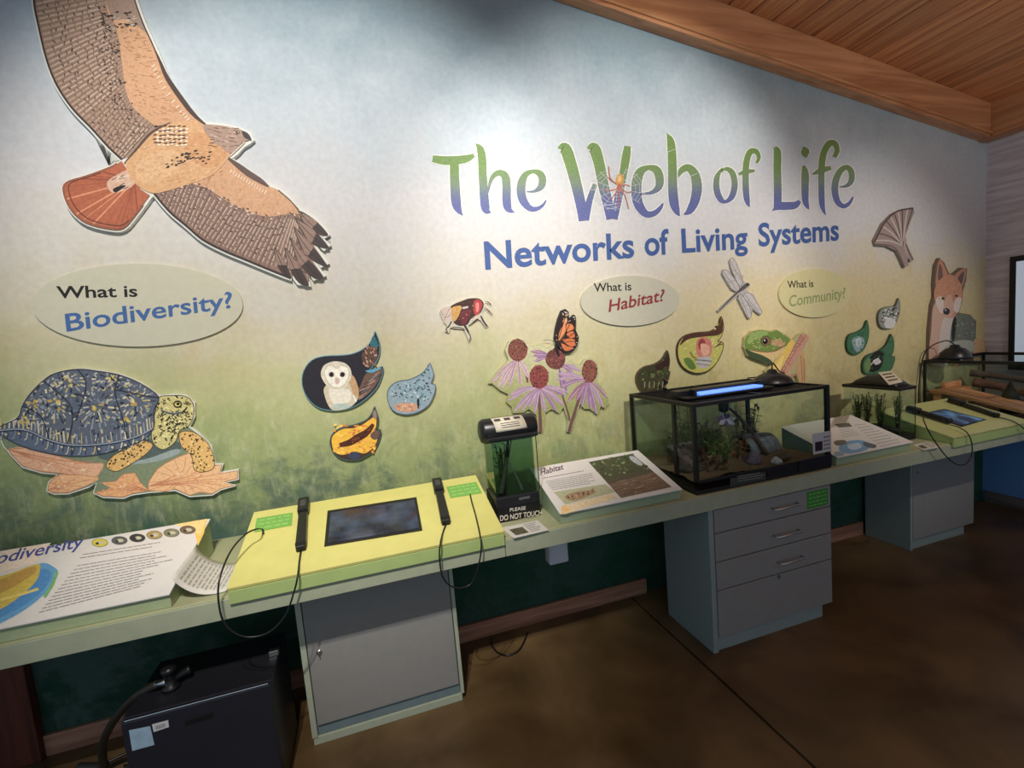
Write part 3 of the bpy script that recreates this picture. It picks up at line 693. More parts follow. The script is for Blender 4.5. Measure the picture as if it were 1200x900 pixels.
# branches and weed inside
def twig(name, pts, r, mat, label, cat, group=None):
    n = len(pts); o = MB().tube(spline(pts, 5, False), [r*(1-.6*i/((n-1)*5)) for i in range((n-1)*5+1)], 8).build(name, mat, None, smooth=True)
    return tag(o, label, cat, group)
M_BARK = plain('dark_bark', rgb(84,70,56), .8, var=.3, scale=60, bump=.5)
twig('driftwood', [(.50,-.43,.918),(.535,-.40,1.0),(.555,-.38,1.07),(.575,-.36,1.15)], .014, M_BARK, 'bare driftwood stem standing inside the slim aquarium', 'driftwood')
def leafy(name, c, n, spread, h, label, cat, seed, colr, lw=.014, ll=.05, group=None):
    rnd = random.Random(seed); r = root(name, c, label, cat, group); mbs = MB(); mbl = MB(); c = Vector(c)
    for i in range(n):
        a0 = rnd.random()*6.28; b = c+Vector((math.cos(a0),math.sin(a0),0))*spread*.25; t = c+Vector((math.cos(a0)*spread*rnd.random(), math.sin(a0)*spread*rnd.random(), h*rnd.uniform(.5,1)))
        mid = b.lerp(t,.5)+Vector((0,0,.01)); mbs.tube([b,mid,t], .0015, 5)
        for k in range(5):
            p = b.lerp(t, .3+.17*k); d = Vector((rnd.uniform(-1,1),rnd.uniform(-1,1),rnd.uniform(-.2,.9))).normalized(); s = d.cross(Vector((0,0,1))).normalized(); L = ll*rnd.uniform(.6,1.1)
            mbl.add([p, p+d*L*.5+s*lw/2, p+d*L-Vector((0,0,L*.15)), p+d*L*.5-s*lw/2], [(0,1,2,3)])
    mbs.build('stems', plain(name+'_stem', rgb(70,84,44), .6), r, smooth=True); mbl.build('leaves', plain(name+'_leaf', colr, .5, var=.35, scale=30), r, solid=.0006)
    return r
leafy('water_weed', (.535,-.36,.918), 18, .035, .22, 'dark green weed inside the slim aquarium', 'plant', 3, rgb(34,62,48), .010, .022)
twig('air_tube', [(.60,-.43,.918),(.585,-.41,.98),(.56,-.39,1.05),(.59,-.37,1.15)], .006, plain('grey_tube', rgb(120,120,112), .4), 'thin grey air tube inside the slim aquarium', 'tube')
# ------------------------------------------------------------------ big terrarium
tr = root('terrarium', (1.8,-.33,CT), 'large black framed glass terrarium with a blue strip light on top', 'terrarium')
X0, X1, Y0, Y1, Z0, Z1 = 1.392, 2.222, -.606, -.06, CT+.001, 1.232
w = .020
for (x, y, nm) in ((X0,Y0,'post'),(X1-w,Y0,'post'),(X0,Y1-w,'post'),(X1-w,Y1-w,'post')):
    MB().box(x, x+w, y, y+w, Z0+.0605, Z1-.0185).build(nm, M_BLACKM, tr, bevel=.002)
MB().box(X0+.002, X0+.016, Y0+.142, Y0+.164, Z0+.0605, Z1-.0185).build('door_stile', M_BLACKM, tr, bevel=.001)
for nm, b in (('top_rail',(X0,X1,Y0,Y0+w)),('top_rail',(X0,X1,Y1-w,Y1)),('top_rail',(X0,X0+w,Y0+w+.0003,Y1-w-.0003)),('top_rail',(X1-w,X1,Y0+w+.0003,Y1-w-.0003))):
    MB().box(*b, Z1-.018, Z1).build(nm, M_BLACKM, tr, bevel=.002)
for nm, b in (('base_rail',(X0,X1,Y0,Y0+w)),('base_rail',(X0,X1,Y1-w,Y1)),('base_rail',(X0,X0+w,Y0+w+.0003,Y1-w-.0003)),('base_rail',(X1-w,X1,Y0+w+.0003,Y1-w-.0003))):
    MB().box(*b, Z0, Z0+.018).build(nm, M_BLACKM, tr, bevel=.002)
MB().box(X0+w+.0005, X1-w-.0005, Y0+.002, Y0+.012, Z0+.052, Z0+.066).build('sill', M_BLACKM, tr, bevel=.001)
MB().box(X0+.012, X1-.012, Y0+.012, Y1-.012, Z0+.002, Z0+.008).build('floor_pan', M_BLACKM, tr)
M_BAND = plain('tan_substrate', rgb(120,98,74), .9, var=.35, scale=120, bump=.6)
sb = MB().grid(lambda u, v: Vector((X0+.022+(X1-X0-.044)*u, Y0+.022+(Y1-Y0-.044)*v, Z0+.05+.012*math.sin(7*u)*math.cos(5*v)+.01*random.random())), 30, 16)
o = sb.build('substrate', M_BAND, tr, smooth=True); o['kind'] = 'stuff'
pb = MB().box(X0+.19, X0+.405, Y0-.003, Y0-.0003, Z0+.008, Z0+.05).build('text_plate', plain('dark_grey_plate', rgb(58,62,58), .5), tr, bevel=.001)
a = Art(lambda px, py: at_y(px, py, Y0-.0034), (0,-1,0)); a.part('printed_lines'); a.lines(((864,557),(898,551.5),(898,560),(864,565.5)), 3, rgb(150,152,140), .7, words=7); a.build(pb)
MB().box(X0+.415, X1-w-.001, Y0+.0005, Y0+.006, Z0+.0185, Z0+.0515).build('vent_panel', M_BLACK, tr, bevel=.001)
MB().box(X0+.61, X1-.002, Y0-.006, Y0-.0005, Z0+.008, Z0+.072).build('vent_cover', M_BLACK, tr, bevel=.002)
MB().box(X0+.0205, X0+.188, Y0+.004, Y0+.008, Z0+.0185, Z0+.0515).build('lower_pane', M_GLASS, tr)
MB().box(X0+w+.0005, X1-w-.0005, Y0+.006, Y0+.010, Z0+.0665, Z1-.0185).build('front_pane', M_GLASS, tr)
MB().box(X0+w+.0005, X1-w-.0005, Y1-.012, Y1-.008, Z0+.0185, Z1-.0185).build('back_pane', M_GLASS, tr)
MB().box(X0+.005, X0+.009, Y0+w+.0005, Y1-w-.0005, Z0+.0185, Z1-.0185).build('side_pane', M_GLASS, tr)
MB().box(X1-.009, X1-.005, Y0+w+.0005, Y1-w-.0005, Z0+.0185, Z1-.0185).build('side_pane', M_GLASS, tr)
# mesh lid: wires joined into one piece
mb = MB(); nx, ny = 60, 40
for i in range(nx+1):
    x = X0+.02+(X1-X0-.04)*i/nx; mb.box(x-.0022, x+.0022, Y0+.02, Y1-.02, Z1-.012, Z1-.009)
for j in range(ny+1):
    y = Y0+.02+(Y1-Y0-.04)*j/ny; mb.box(X0+.02, X1-.02, y-.0022, y+.0022, Z1-.0089, Z1-.006)
mb.build('mesh_lid', M_BLACKM, tr)
MB().box((X0+X1)/2-.01, (X0+X1)/2+.01, Y0+.0205, Y1-.0205, Z1-.0055, Z1).build('lid_bar', M_BLACKM, tr)
# white thermostat card on the front glass
tp = root('thermostat', (2.17,Y0-.01,.9), 'white thermostat box with a dark display on the terrarium glass', 'thermostat')
P = at_y(962.5, 518, Y0-.004)
MB().box(P.x-.062, P.x+.058, Y0-.012, Y0-.0072, P.z-.055, P.z+.052).build('case', plain('off_white_plastic', rgb(208,206,206), .5, var=.02), tp, bevel=.002)
MB().box(P.x-.052, P.x-.004, Y0-.0135, Y0-.0122, P.z-.04, P.z+.008).build('display', plain('maroon_display', rgb(52,36,50), .3), tp)
mb = MB()
for i in range(4):
    for j in range(3): mb.box(P.x+.006+.015*j, P.x+.016+.015*j, Y0-.0135, Y0-.0122, P.z-.04+.02*i, P.z-.03+.02*i)
mb.build('buttons', plain('grey_print', rgb(140,136,132), .6), tp)
# strip light with blue tube on the lid
sl = root('strip_light', (1.8,-.3,Z1), 'black strip light with a glowing blue tube on the big terrarium lid', 'lamp')
A, B = at_z(815, 459, Z1+.03), at_z(888, 449, Z1+.03)
yc = (A.y+B.y)/2
xa, xb = A.x, B.x
MB().box(xa-.08, xb+.06, yc+.03, yc+.09, Z1+.001, Z1+.036).build('housing', M_BLACK, sl, bevel=.004)
MB().box(xa-.08, xb+.06, yc-.045, yc+.0295, Z1+.001, Z1+.012).build('tray', M_BLACK, sl, bevel=.003)
MB().box(xa, xb, yc-.034, yc+.027, Z1+.0125, Z1+.024).build('tube', plain('blue_glow', (.2,.4,1,1), .4, emit=(.10,.23,.95,1), es=1.3), sl, bevel=.004)
for xx in (xa-.02, xb+.004): MB().box(xx, xx+.016, yc-.02, yc+.02, Z1+.0125, Z1+.044).build('end_cap', M_BLACK, sl, bevel=.003)
l = bpy.data.lights.new('blue_tube_light', 'AREA'); l.shape = 'RECTANGLE'; l.size = xb-xa; l.size_y = .03; l.energy = 2.2; l.color = (.35,.55,1)
lo = bpy.data.objects.new('blue_tube_light', l); COL.objects.link(lo); lo.location = ((xa+xb)/2, yc, Z1+.005)
# low dome lamp on the lid
dl = root('dome_lamp', (2.2,-.25,Z1), 'low black dome lamp resting on the right of the big terrarium lid', 'lamp')
p = at_z(905, 449, Z1+.002)
MB().lathe((p.x,p.y,Z1+.001), [(.105,0),(.102,.012),(.085,.035),(.055,.052),(.03,.06),(.022,.075),(.012,.08)], (0,0,1), 24).build('shade', M_BLACK, dl, smooth=True)
MB().tube(spline([(p.x,p.y,Z1+.08),(p.x+.03,p.y+.02,Z1+.11),(p.x+.10,p.y+.05,Z1+.06),(p.x+.16,p.y+.08,Z1+.03),(X1-.04,Y1-.05,Z1+.01)], 6, False), .004, 7).build('cord', M_BLACK, dl, smooth=True)
# second small lamp stalk on the lid
sk = root('lid_clip', (1.6,-.15,Z1), 'small black clip standing on the back rail of the big terrarium', 'clip')
p = at_z(815, 456, Z1); p = Vector((1.62,-.075,Z1))
MB().lathe((p.x,p.y,Z1+.001), [(.012,0),(.010,.012),(.005,.016),(.005,.05),(.009,.055),(.006,.065)], (0,0,1), 12).build('stem', M_BLACK, sk, smooth=True)
MB().obox((p.x,p.y-.012,Z1+.04), (.012,0,0), (0,.004,0), (0,0,.006)).build('jaw', M_BLACK, sk)
# furnishings inside the terrarium
ZS = Z0+.06
def rock(name, c, s, label, cat, colr, seed, group=None):
    rnd = random.Random(seed); bm = bmesh.new(); bmesh.ops.create_icosphere(bm, subdivisions=3, radius=1)
    ph = [rnd.uniform(0,6) for _ in range(6)]
    for v in bm.verts:
        k = 1+.16*math.sin(3*v.co.x+ph[0])+.14*math.sin(4*v.co.y+ph[1])+.1*math.sin(5*v.co.z+ph[2])+.05*math.sin(11*v.co.x+7*v.co.z+ph[3])
        v.co = Vector((v.co.x*s[0]*k, v.co.y*s[1]*k, max(-.3, v.co.z*k)*s[2]))
    me = bpy.data.meshes.new(name); bm.to_mesh(me); bm.free(); me.materials.append(plain(name+str(seed), colr, .85, var=.35, scale=50, bump=.6))
    for pl in me.polygons: pl.use_smooth = True
    o = bpy.data.objects.new(name, me); COL.objects.link(o); o.location = c; return tag(o, label, cat, group)
# half-round cork hide
def hide_fn(u, v):
    a = math.pi*v; return Vector((1.93+.20*u, -.30-.085*math.cos(a), ZS-.005+.10*math.sin(a)*(1-.15*u)))
hd = MB().grid(hide_fn, 6, 16).build('bark_hide', plain('grey_bark', rgb(120,122,126), .85, var=.35, scale=45, bump=.7), smooth=True, solid=.012); tag(hd, 'grey half-round bark hide at the right inside the big terrarium', 'hide')
rock('stone', (1.50,-.42,ZS), (.06,.05,.045), 'dark stone by the left door inside the big terrarium', 'stone', rgb(70,62,54), 2, 'stones in the big terrarium')
rock('stone', (1.86,-.46,ZS), (.05,.04,.04), 'purplish stone in the middle of the big terrarium', 'stone', rgb(104,88,100), 3, 'stones in the big terrarium')
rock('stone', (1.62,-.25,ZS), (.09,.06,.10), 'tall brown stone at the back of the big terrarium', 'stone', rgb(92,70,58), 5, 'stones in the big terrarium')
rock('stone', (1.93,-.545,ZS), (.028,.02,.026), 'small pale skull-like stone at the terrarium front', 'stone', rgb(200,198,196), 8, 'stones in the big terrarium')
twig('branch', [(1.55,-.5,ZS),(1.68,-.45,ZS+.05),(1.80,-.38,ZS+.08),(1.93,-.34,ZS+.12)], .014, M_BARK, 'low dark branch lying across the big terrarium', 'branch')
twig('climbing_branch', [(2.0,-.42,ZS),(1.96,-.36,ZS+.12),(1.90,-.28,ZS+.24),(1.80,-.2,ZS+.33)], .012, M_BARK, 'leaning climbing branch reaching the big terrarium lid', 'branch')
leafy('moss_plant', (1.70,-.42,ZS), 22, .10, .14, 'bushy olive green plant in the middle of the big terrarium', 'plant', 11, rgb(96,118,52), .012, .04)
leafy('fern', (1.56,-.26,ZS), 16, .08, .22, 'dark green fern at the back left of the big terrarium', 'plant', 12, rgb(46,70,46), .014, .06)
leafy('trailing_plant', (1.66,-.21,ZS), 16, .08, .30, 'tall bluish green plant against the terrarium back glass', 'plant', 15, rgb(84,116,104), .014, .05)
leafy('dry_plant', (1.84,-.40,ZS), 12, .07, .12, 'dry reddish plant beside the purplish stone', 'plant', 13, rgb(150,90,66), .006, .05)
leafy('leaf_litter_plant', (1.60,-.47,ZS), 14, .06, .06, 'low brown dry leaves near the terrarium front left', 'plant', 21, rgb(112,88,66), .014, .04)
leafy('ivy', (2.06,-.22,ZS), 18, .08, .26, 'dark green ivy in the back right corner of the big terrarium', 'plant', 22, rgb(56,76,44), .016, .05)
leafy('grey_shrub', (1.78,-.25,ZS), 18, .10, .2, 'greyish green shrub behind the olive plant in the terrarium', 'plant', 23, rgb(108,120,100), .012, .045)
rock('stone', (2.02,-.50,ZS), (.045,.035,.03), 'brown stone near the thermostat inside the big terrarium', 'stone', rgb(96,78,66), 9, 'stones in the big terrarium')
fl_ = root('silk_flower', (1.80,-.35,1.07), 'purple and white silk flower hanging in the big terrarium', 'flower')
mb = MB(); mc = MB()
for k in range(7):
    a_ = k*.9; d = Vector((math.cos(a_),.35*math.sin(a_),math.sin(a_)*.6)); s = Vector((-math.sin(a_),0,math.cos(a_)))*.016; p = Vector((1.80,-.35,1.07))
    (mb if k % 2 else mc).add([p, p+d*.035+s, p+d*.065, p+d*.035-s], [(0,1,2,3)])
mb.build('purple_petals', plain('purple_petal', rgb(126,84,130), .5), fl_, solid=.001); mc.build('white_petals', plain('white_petal', rgb(214,206,210), .5), fl_, solid=.001)
MB().tube([(1.80,-.345,1.07),(1.80,-.34,1.15),(1.80,-.33,Z1-.02)], .004, 7).build('stalk', M_BLACK, fl_)
hl = root('hanging_probe', (1.83,-.30,1.1), 'black lamp holder hanging inside the big terrarium', 'lamp holder')
MB().lathe((1.83,-.30,1.10), [(.01,0),(.026,.01),(.028,.05),(.018,.07),(.008,.11)], (0,0,1), 14).build('holder', M_BLACK, hl, smooth=True)
MB().tube([(1.83,-.30,1.21),(1.83,-.30,Z1-.013)], .004, 7).build('cord', M_BLACK, hl)
# ------------------------------------------------------------------ small tank beyond
t2 = root('small_tank', (3.0,-.3,CT), 'small plant-filled tank with black hood beside the far console', 'aquarium')
X0, X1, Y0, Y1, Z0, Z1 = 2.935, 3.072, -.462, -.12, CT+.001, 1.125
MB().box(X0, X1, Y0, Y1, Z0, Z0+.035).build('base', M_BLACK, t2, bevel=.003)
MB().box(X0-.003, X1+.003, Y0-.003, Y1+.003, Z1-.02, Z1).build('rim', M_BLACK, t2, bevel=.003)
for b in ((X0+.002,X0+.005,Y0+.002,Y1-.002),(X1-.005,X1-.002,Y0+.002,Y1-.002),(X0+.006,X1-.006,Y0+.002,Y0+.005),(X0+.006,X1-.006,Y1-.005,Y1-.002)):
    MB().box(*b, Z0+.0355, Z1-.0205).build('pane', M_GLASS, t2)
for x in (X0+.0005, X1-.0065):
    MB().box(x, x+.006, Y0+.0005, Y0+.0018, Z0+.0355, Z1-.0205).build('corner_strip', M_BLACK, t2)
hm = MB().grid(lambda u, v: Vector((X0+.005+(X1-X0-.01)*u, Y0+.02+(Y1-Y0-.06)*v, Z1+.001+.06*math.sin(math.pi*max(.001,min(.999,u)))**.5*math.sin(math.pi*v)**.5)), 12, 12).build('hood', M_BLACK, t2, smooth=True, solid=.003)
q4 = [(1029,436.5),(1045,434.5),(1058,447.5),(1042,451)]
pts = [at_z(*p, Z1+.067) for p in q4]
lbl = MB().prism([Vector((p.x,p.y,Z1+.066)) for p in pts], (0,0,.0015)).build('label_card', plain('cream_label', rgb(224,214,190), .5, var=.02), t2)
L = lambda u, v: pts[0].lerp(pts[1],u).lerp(pts[3].lerp(pts[2],u),v)+Vector((0,0,.0010))
mb = MB()
for i in range(3): mb.add([L(.15,.2+.25*i),L(.85,.2+.25*i),L(.85,.3+.25*i),L(.15,.3+.25*i)], [(0,1,2,3)])
mb.build('label_pictures', plain('label_dark_print', rgb(70,62,66), .5, var=.4, scale=150), lbl)
g2 = MB().grid(lambda u, v: Vector((X0+.008+(X1-X0-.016)*u, Y0+.008+(Y1-Y0-.016)*v, Z0+.06+.008*math.sin(9*v+3*u))), 6, 14).build('gravel', plain('dark_gravel', rgb(50,48,40), .9, var=.5, scale=160, bump=.6), t2); g2['kind'] = 'stuff'
for i, y in enumerate((-.40,-.31,-.22,-.17)):
    leafy('pond_plant', (3.003+.008*(-1)**i, y, Z0+.065), 26, .036, .2, ['light green weed at the front of the small tank','dark green weed left of centre in the small tank','dark weed right of centre in the small tank','tangled dark weed at the back of the small tank'][i], 'plant', 30+i, [rgb(96,120,60),rgb(46,66,40),rgb(36,50,36),rgb(40,52,40)][i], .010, .026, 'plants in the small tank')
# ------------------------------------------------------------------ far glass tank with a ramp
t3 = root('glass_tank', (4.15,-.35,CT), 'long glass tank with wooden ramp at the far end of the worktop', 'terrarium')
X0, X1, Y0, Y1, Z0, Z1 = 3.83, 4.49, -.618, -.03, CT+.001, 1.195
for (x, y) in ((X0,Y0),(X1-.015,Y0),(X0,Y1-.015),(X1-.015,Y1-.015)):
    MB().box(x, x+.015, y, y+.015, Z0+.0255, Z1-.0205).build('post', M_BLACKM, t3, bevel=.002)
for nm, b in (('top_rail',(X0,X1,Y0,Y0+.016)),('top_rail',(X0,X1,Y1-.016,Y1)),('top_rail',(X0,X0+.016,Y0+.0165,Y1-.0165)),('top_rail',(X1-.016,X1,Y0+.0165,Y1-.0165))):
    MB().box(*b, Z1-.02, Z1).build(nm, M_BLACKM, t3, bevel=.002)
for nm, b in (('base_rail',(X0,X1,Y0,Y0+.016)),('base_rail',(X0,X1,Y1-.016,Y1)),('base_rail',(X0,X0+.016,Y0+.0165,Y1-.0165)),('base_rail',(X1-.016,X1,Y0+.0165,Y1-.0165))):
    MB().box(*b, Z0, Z0+.025).build(nm, M_BLACKM, t3, bevel=.002)
for b in ((X0+.004,X0+.008,Y0+.0165,Y1-.0165),(X1-.008,X1-.004,Y0+.0165,Y1-.0165),(X0+.0165,X1-.0165,Y0+.004,Y0+.008),(X0+.0165,X1-.0165,Y1-.008,Y1-.004)):
    MB().box(*b, Z0+.0255, Z1-.0205).build('pane', M_GLASS, t3)
MB().box(X0+.0165, X1-.0165, Y0+.0165, Y1-.0165, Z0+.001, Z0+.02).build('floor_pan', plain('brown_bedding', rgb(112,84,60), .9, var=.3, scale=80), t3)
M_ORW = wood('orange_timber', rgb(196,126,80), rgb(232,170,120), 'Y', 1.2, .5)
rp = root('basking_ramp', (4.0,-.3,Z0+.02), 'orange timber basking ramp inside the far glass tank', 'ramp')
MB().box(X0+.03, X0+.34, -.14, -.05, Z0+.150, Z0+.175).build('platform', M_ORW, rp, bevel=.003)
MB().box(X0+.16, X0+.34, -.075, -.05, Z0+.1755, Z0+.215).build('back_stop', M_ORW, rp, bevel=.003)
for i in range(3):
    x = X0+.03+.075*i
    MB().prism([(x,-.1405,Z0+.172),(x,-.1405,Z0+.152),(x,-.56,Z0+.065),(x,-.56,Z0+.085)], (.072,0,0)).build('plank', M_ORW, rp, bevel=.002)
for x in (X0+.04, X0+.31): MB().box(x, x+.02, -.12, -.07, Z0+.0205, Z0+.1495).build('leg', M_ORW, rp, bevel=.002)
M_LOG = plain('brown_branch', rgb(120,82,64), .8, var=.3, scale=40, bump=.5)
twig('log', [(X0+.38,-.12,Z0+.20),(X0+.43,-.25,Z0+.17),(X0+.48,-.38,Z0+.12),(X0+.52,-.52,Z0+.08)], .035, M_LOG, 'thick brown branch lying beyond the ramp in the far tank', 'branch', 'branches in the far tank')
twig('log', [(X0+.42,-.08,Z0+.26),(X0+.49,-.25,Z0+.23),(X0+.55,-.42,Z0+.18),(X0+.58,-.55,Z0+.10)], .025, plain('grey_branch', rgb(96,78,68), .8, var=.3, scale=40, bump=.5), 'thin greyish branch on top of the branch heap in the far tank', 'branch', 'branches in the far tank')
cn = root('black_cone', (X0+.30,-.43,Z0+.06), 'small black cone plant standing in the far tank', 'plant')
MB().lathe((X0+.27,-.385,Z0+.021), [(.05,0),(.048,.08),(.038,.13),(.014,.18),(.004,.22)], (0,0,1), 14).build('cone', plain('black_foliage', rgb(24,28,24), .7, var=.3, bump=.5), cn, smooth=True)
for k in range(10):
    a_ = k*2.4; z = Z0+.06+.015*k; rr = .05*(1-k/13)
    MB().add([(X0+.27+rr*math.cos(a_),-.385+rr*math.sin(a_),z),(X0+.27+(rr+.02)*math.cos(a_+.2),-.385+(rr+.02)*math.sin(a_+.2),z+.015),(X0+.27+rr*math.cos(a_+.4),-.385+rr*math.sin(a_+.4),z+.01)], [(0,1,2)]).build('leaf', plain('black_foliage', rgb(24,28,24), .7), cn, solid=.001)
dm = root('dome_lamp', (3.95,-.15,Z1), 'black reflector dome lamp on the rim of the far glass tank', 'lamp')
p = Vector((X0+.12,-.155,Z1))
MB().lathe((p.x,p.y,Z1+.001), [(.094,0),(.092,.015),(.08,.045),(.052,.072),(.03,.08),(.026,.095),(.015,.1)], (0,0,1), 24).build('shade', M_BLACK, dm, smooth=True)
MB().lathe((p.x,p.y,Z1-.055), [(.012,0),(.03,.012),(.036,.035),(.025,.055)], (0,0,1), 16).build('bulb', M_CHROME, dm, smooth=True)
MB().tube(spline([(p.x,p.y,Z1+.1),(p.x-.02,p.y+.05,Z1+.13),(p.x-.10,p.y+.12,Z1+.06),(p.x-.14,p.y+.135,Z1-.15),(p.x-.145,p.y+.14,CT+.01)], 6, False), .004, 7).build('cord', M_BLACK, dm, smooth=True)
# framed pane on the far wall
wn = MB().box(XR-.03, XR-.0005, -1.4, -.155, 1.06, 1.885)
w1 = wn.build('window_1', M_BLACKM, bevel=.003); struct(w1, 'dark framed pale window on the far wall')
MB().box(XR-.034, XR-.0305, -1.36, -.195, 1.10, 1.845).build('pane', plain('pale_sky_glass', rgb(196,208,222), .15, var=.03, scale=3, emit=(.62,.72,.85,1), es=.35), w1)
# ------------------------------------------------------------------ under the worktop
bx = root('floor_chiller', (-.69,-.45,0), 'black chiller box with stickers standing on the floor under the worktop', 'chiller')
X0, X1, Y0, Y1, ZT = -.905, -.458, -.622, -.30, .452
M_CHIL = plain('satin_black_case', rgb(34,34,40), .38, var=.08)
MB().box(X0, X1, Y0+.022, Y1, .02, ZT-.02).build('case', M_CHIL, bx, bevel=.004)
MB().box(X0-.002, X1+.002, Y0+.02, Y1+.002, ZT-.0195, ZT).build('lid', M_CHIL, bx, bevel=.004)
fp = MB().box(X0, X1, Y0, Y0+.0195, .03, ZT-.004).build('front_panel', plain('blue_black_panel', rgb(36,37,46), .4, var=.06), bx, bevel=.004)
A, B = at_y(221, 845, Y0), at_y(246, 840, Y0)
MB().obox(((A.x+B.x)/2,Y0-.0006,(A.z+B.z)/2), (.042,0,.003), (0,.0008,0), (0,0,.010)).build('grip_slot', plain('deep_black', rgb(8,8,8), .6), fp, bevel=.003)
MB().tube([(X0+.01,Y0+.004,ZT-.001),(X1-.006,Y0+.004,ZT-.001)], .0022, 6).build('edge_highlight', M_CHROME, fp)  # bright rod standing in for the highlight along the front top edge
q = [at_y(*p, Y0-.0008) for p in ((151,856),(176,851),(181,873),(155,880))]
sc = MB().prism(q, (0,.0006,0)).build('display_label', plain('pale_blue_label', rgb(168,196,214), .4, var=.1), fp)
q = [at_y(*p, Y0-.0008) for p in ((178,849),(197,844),(198,852),(180,858))]
bl = MB().prism(q, (0,.0006,0)).build('barcode_label', plain('white_label', rgb(222,222,222), .4, var=.02), fp)
mb = MB()
for i in range(7):
    u = .2+.09*i; a_ = q[0].lerp(q[1],u); b_ = q[3].lerp(q[2],u); d_ = (q[1]-q[0])*.03
    mb.add([a_.lerp(b_,.3)+Vector((0,-.0005,0)), a_.lerp(b_,.3)+d_+Vector((0,-.0005,0)), a_.lerp(b_,.8)+d_+Vector((0,-.0005,0)), a_.lerp(b_,.8)+Vector((0,-.0005,0))], [(0,1,2,3)])
mb.build('bars', M_BLACK, bl)
for x in (X0+.02, X1-.05):
    for y in (Y0+.03, Y1-.05): MB().box(x, x+.03, y, y+.03, 0, .0195).build('foot', M_BLACK, bx)
MB().box(X1-.03, X1+.004, Y0+.16, Y0+.185, ZT+.0005, ZT+.022).build('hinge_bracket', M_CHROME, bx, bevel=.002)
vb = MB().lathe((-.80,-.50,ZT+.0005), [(.028,0),(.028,.012),(.018,.016),(.018,.06),(.024,.064),(.024,.078),(.01,.084)], (0,0,1), 16).build('valve', M_BLACK, bx, smooth=True)
MB().lathe((-.80,-.50,ZT+.03), [(.013,0),(.013,.05),(.016,.052),(.016,.062)], (.8,.5,.1), 12).build('valve_knob', M_BLACK, vb, smooth=True)
MB().lathe((-.80,-.50,ZT+.03), [(.012,0),(.012,.045)], (-1,.1,-.1), 12).build('hose_barb', M_CHROME, vb, smooth=True)
hs = MB().tube(spline([(-.842,-.494,ZT+.026),(-.93,-.46,.43),(-1.03,-.40,.33),(-1.12,-.32,.2),(-1.17,-.25,.08),(-1.2,-.2,.02),(-1.3,-.16,.016)], 7, False), .014, 10).build('hose', plain('dark_rubber_hose', rgb(44,42,36), .5), smooth=True)
tag(hs, 'thick dark hose running from the chiller down to the floor', 'hose')
for i, (pts, lab) in enumerate((([(-1.12,-.22,.008),(-1.02,-.25,.008),(-.95,-.22,.02),(-.93,-.2,.008)], 'black cable lying on the floor behind the chiller'),
                                 ([(-1.46,-.10,.006),(-1.3,-.19,.006),(-1.15,-.15,.006),(-1.0,-.08,.006)], 'thin dark cable along the baseboard near the upright'))):
    o = MB().tube(spline(pts, 6, False), .006, 7).build('cable', M_BLACK, smooth=True); tag(o, lab, 'cable')
o = MB().tube(spline([tuple(at_z(*p, .006)) for p in ((576,748),(577,757),(584,765),(596,768),(608,762),(615,750),(618,741))], 6, False), .0045, 7).build('cable', M_BLACK, smooth=True); tag(o, 'thin cable looping on the floor by the baseboard', 'cable')
ad = root('power_adapter', (.77,-.45,.6), 'white ribbed plug adapter hanging below the worktop front', 'adapter')
A, B = at_y(641, 650, -.47), at_y(664, 655, -.47)
MB().box(A.x, B.x, -.50, -.44, B.z, .7235).build('body', plain('white_plastic', rgb(214,216,222), .45, var=.02), ad, bevel=.008)
for i in range(3): MB().box(A.x+.004, A.x+.010, -.5035, -.5003, B.z+.03+.02*i, B.z+.042+.02*i).build('rib', plain('white_plastic', rgb(214,216,222), .45), ad)
# ------------------------------------------------------------------ mural pieces: cut-out boards and lettering
TH = .022                                            # cut-out board thickness
def wall_at(off): return lambda px, py: at_y(px, py, -off)
M_BOARD = plain('white_cut_board', rgb(232,232,222), .6, var=.02)
def board(parent, outline, off=TH, mat=None, name='board'):
    f = wall_at(off)
    return MB().prism([f(p[0], p[1]) for p in outline], (0, off-.0008, 0)).build(name, mat or M_BOARD, parent)
def cutout(name, label, cat, outline, group='cut-out pictures on the mural', margin=2.2, off=TH, mat=None):
    cx = sum(p[0] for p in outline)/len(outline); cy = max(p[1] for p in outline)
    r = root(name, at_y(cx, cy, -off/2), label, cat, group)
    board(r, grow(outline, margin) if margin else outline, off, mat)
    a = Art(wall_at(off), (0,-1,0)); return r, a
def jit(p, d): return (p[0]+random.uniform(-d,d), p[1]+random.uniform(-d,d))
def along(c, t):
    t = max(0, min(.9999, t))*(len(c)-1); i = int(t); f = t-i
    return (c[i][0]+(c[i+1][0]-c[i][0])*f, c[i][1]+(c[i+1][1]-c[i][1])*f)
def inside(p, O):
    r = False; n = len(O)
    for i in range(n):
        (x0,y0), (x1,y1) = O[i][:2], O[(i+1)%n][:2]
        if (y0 > p[1]) != (y1 > p[1]) and p[0] < (x1-x0)*(p[1]-y0)/(y1-y0)+x0: r = not r
    return r
def mixp(a, b, t): return (a[0]+(b[0]-a[0])*t, a[1]+(b[1]-a[1])*t)
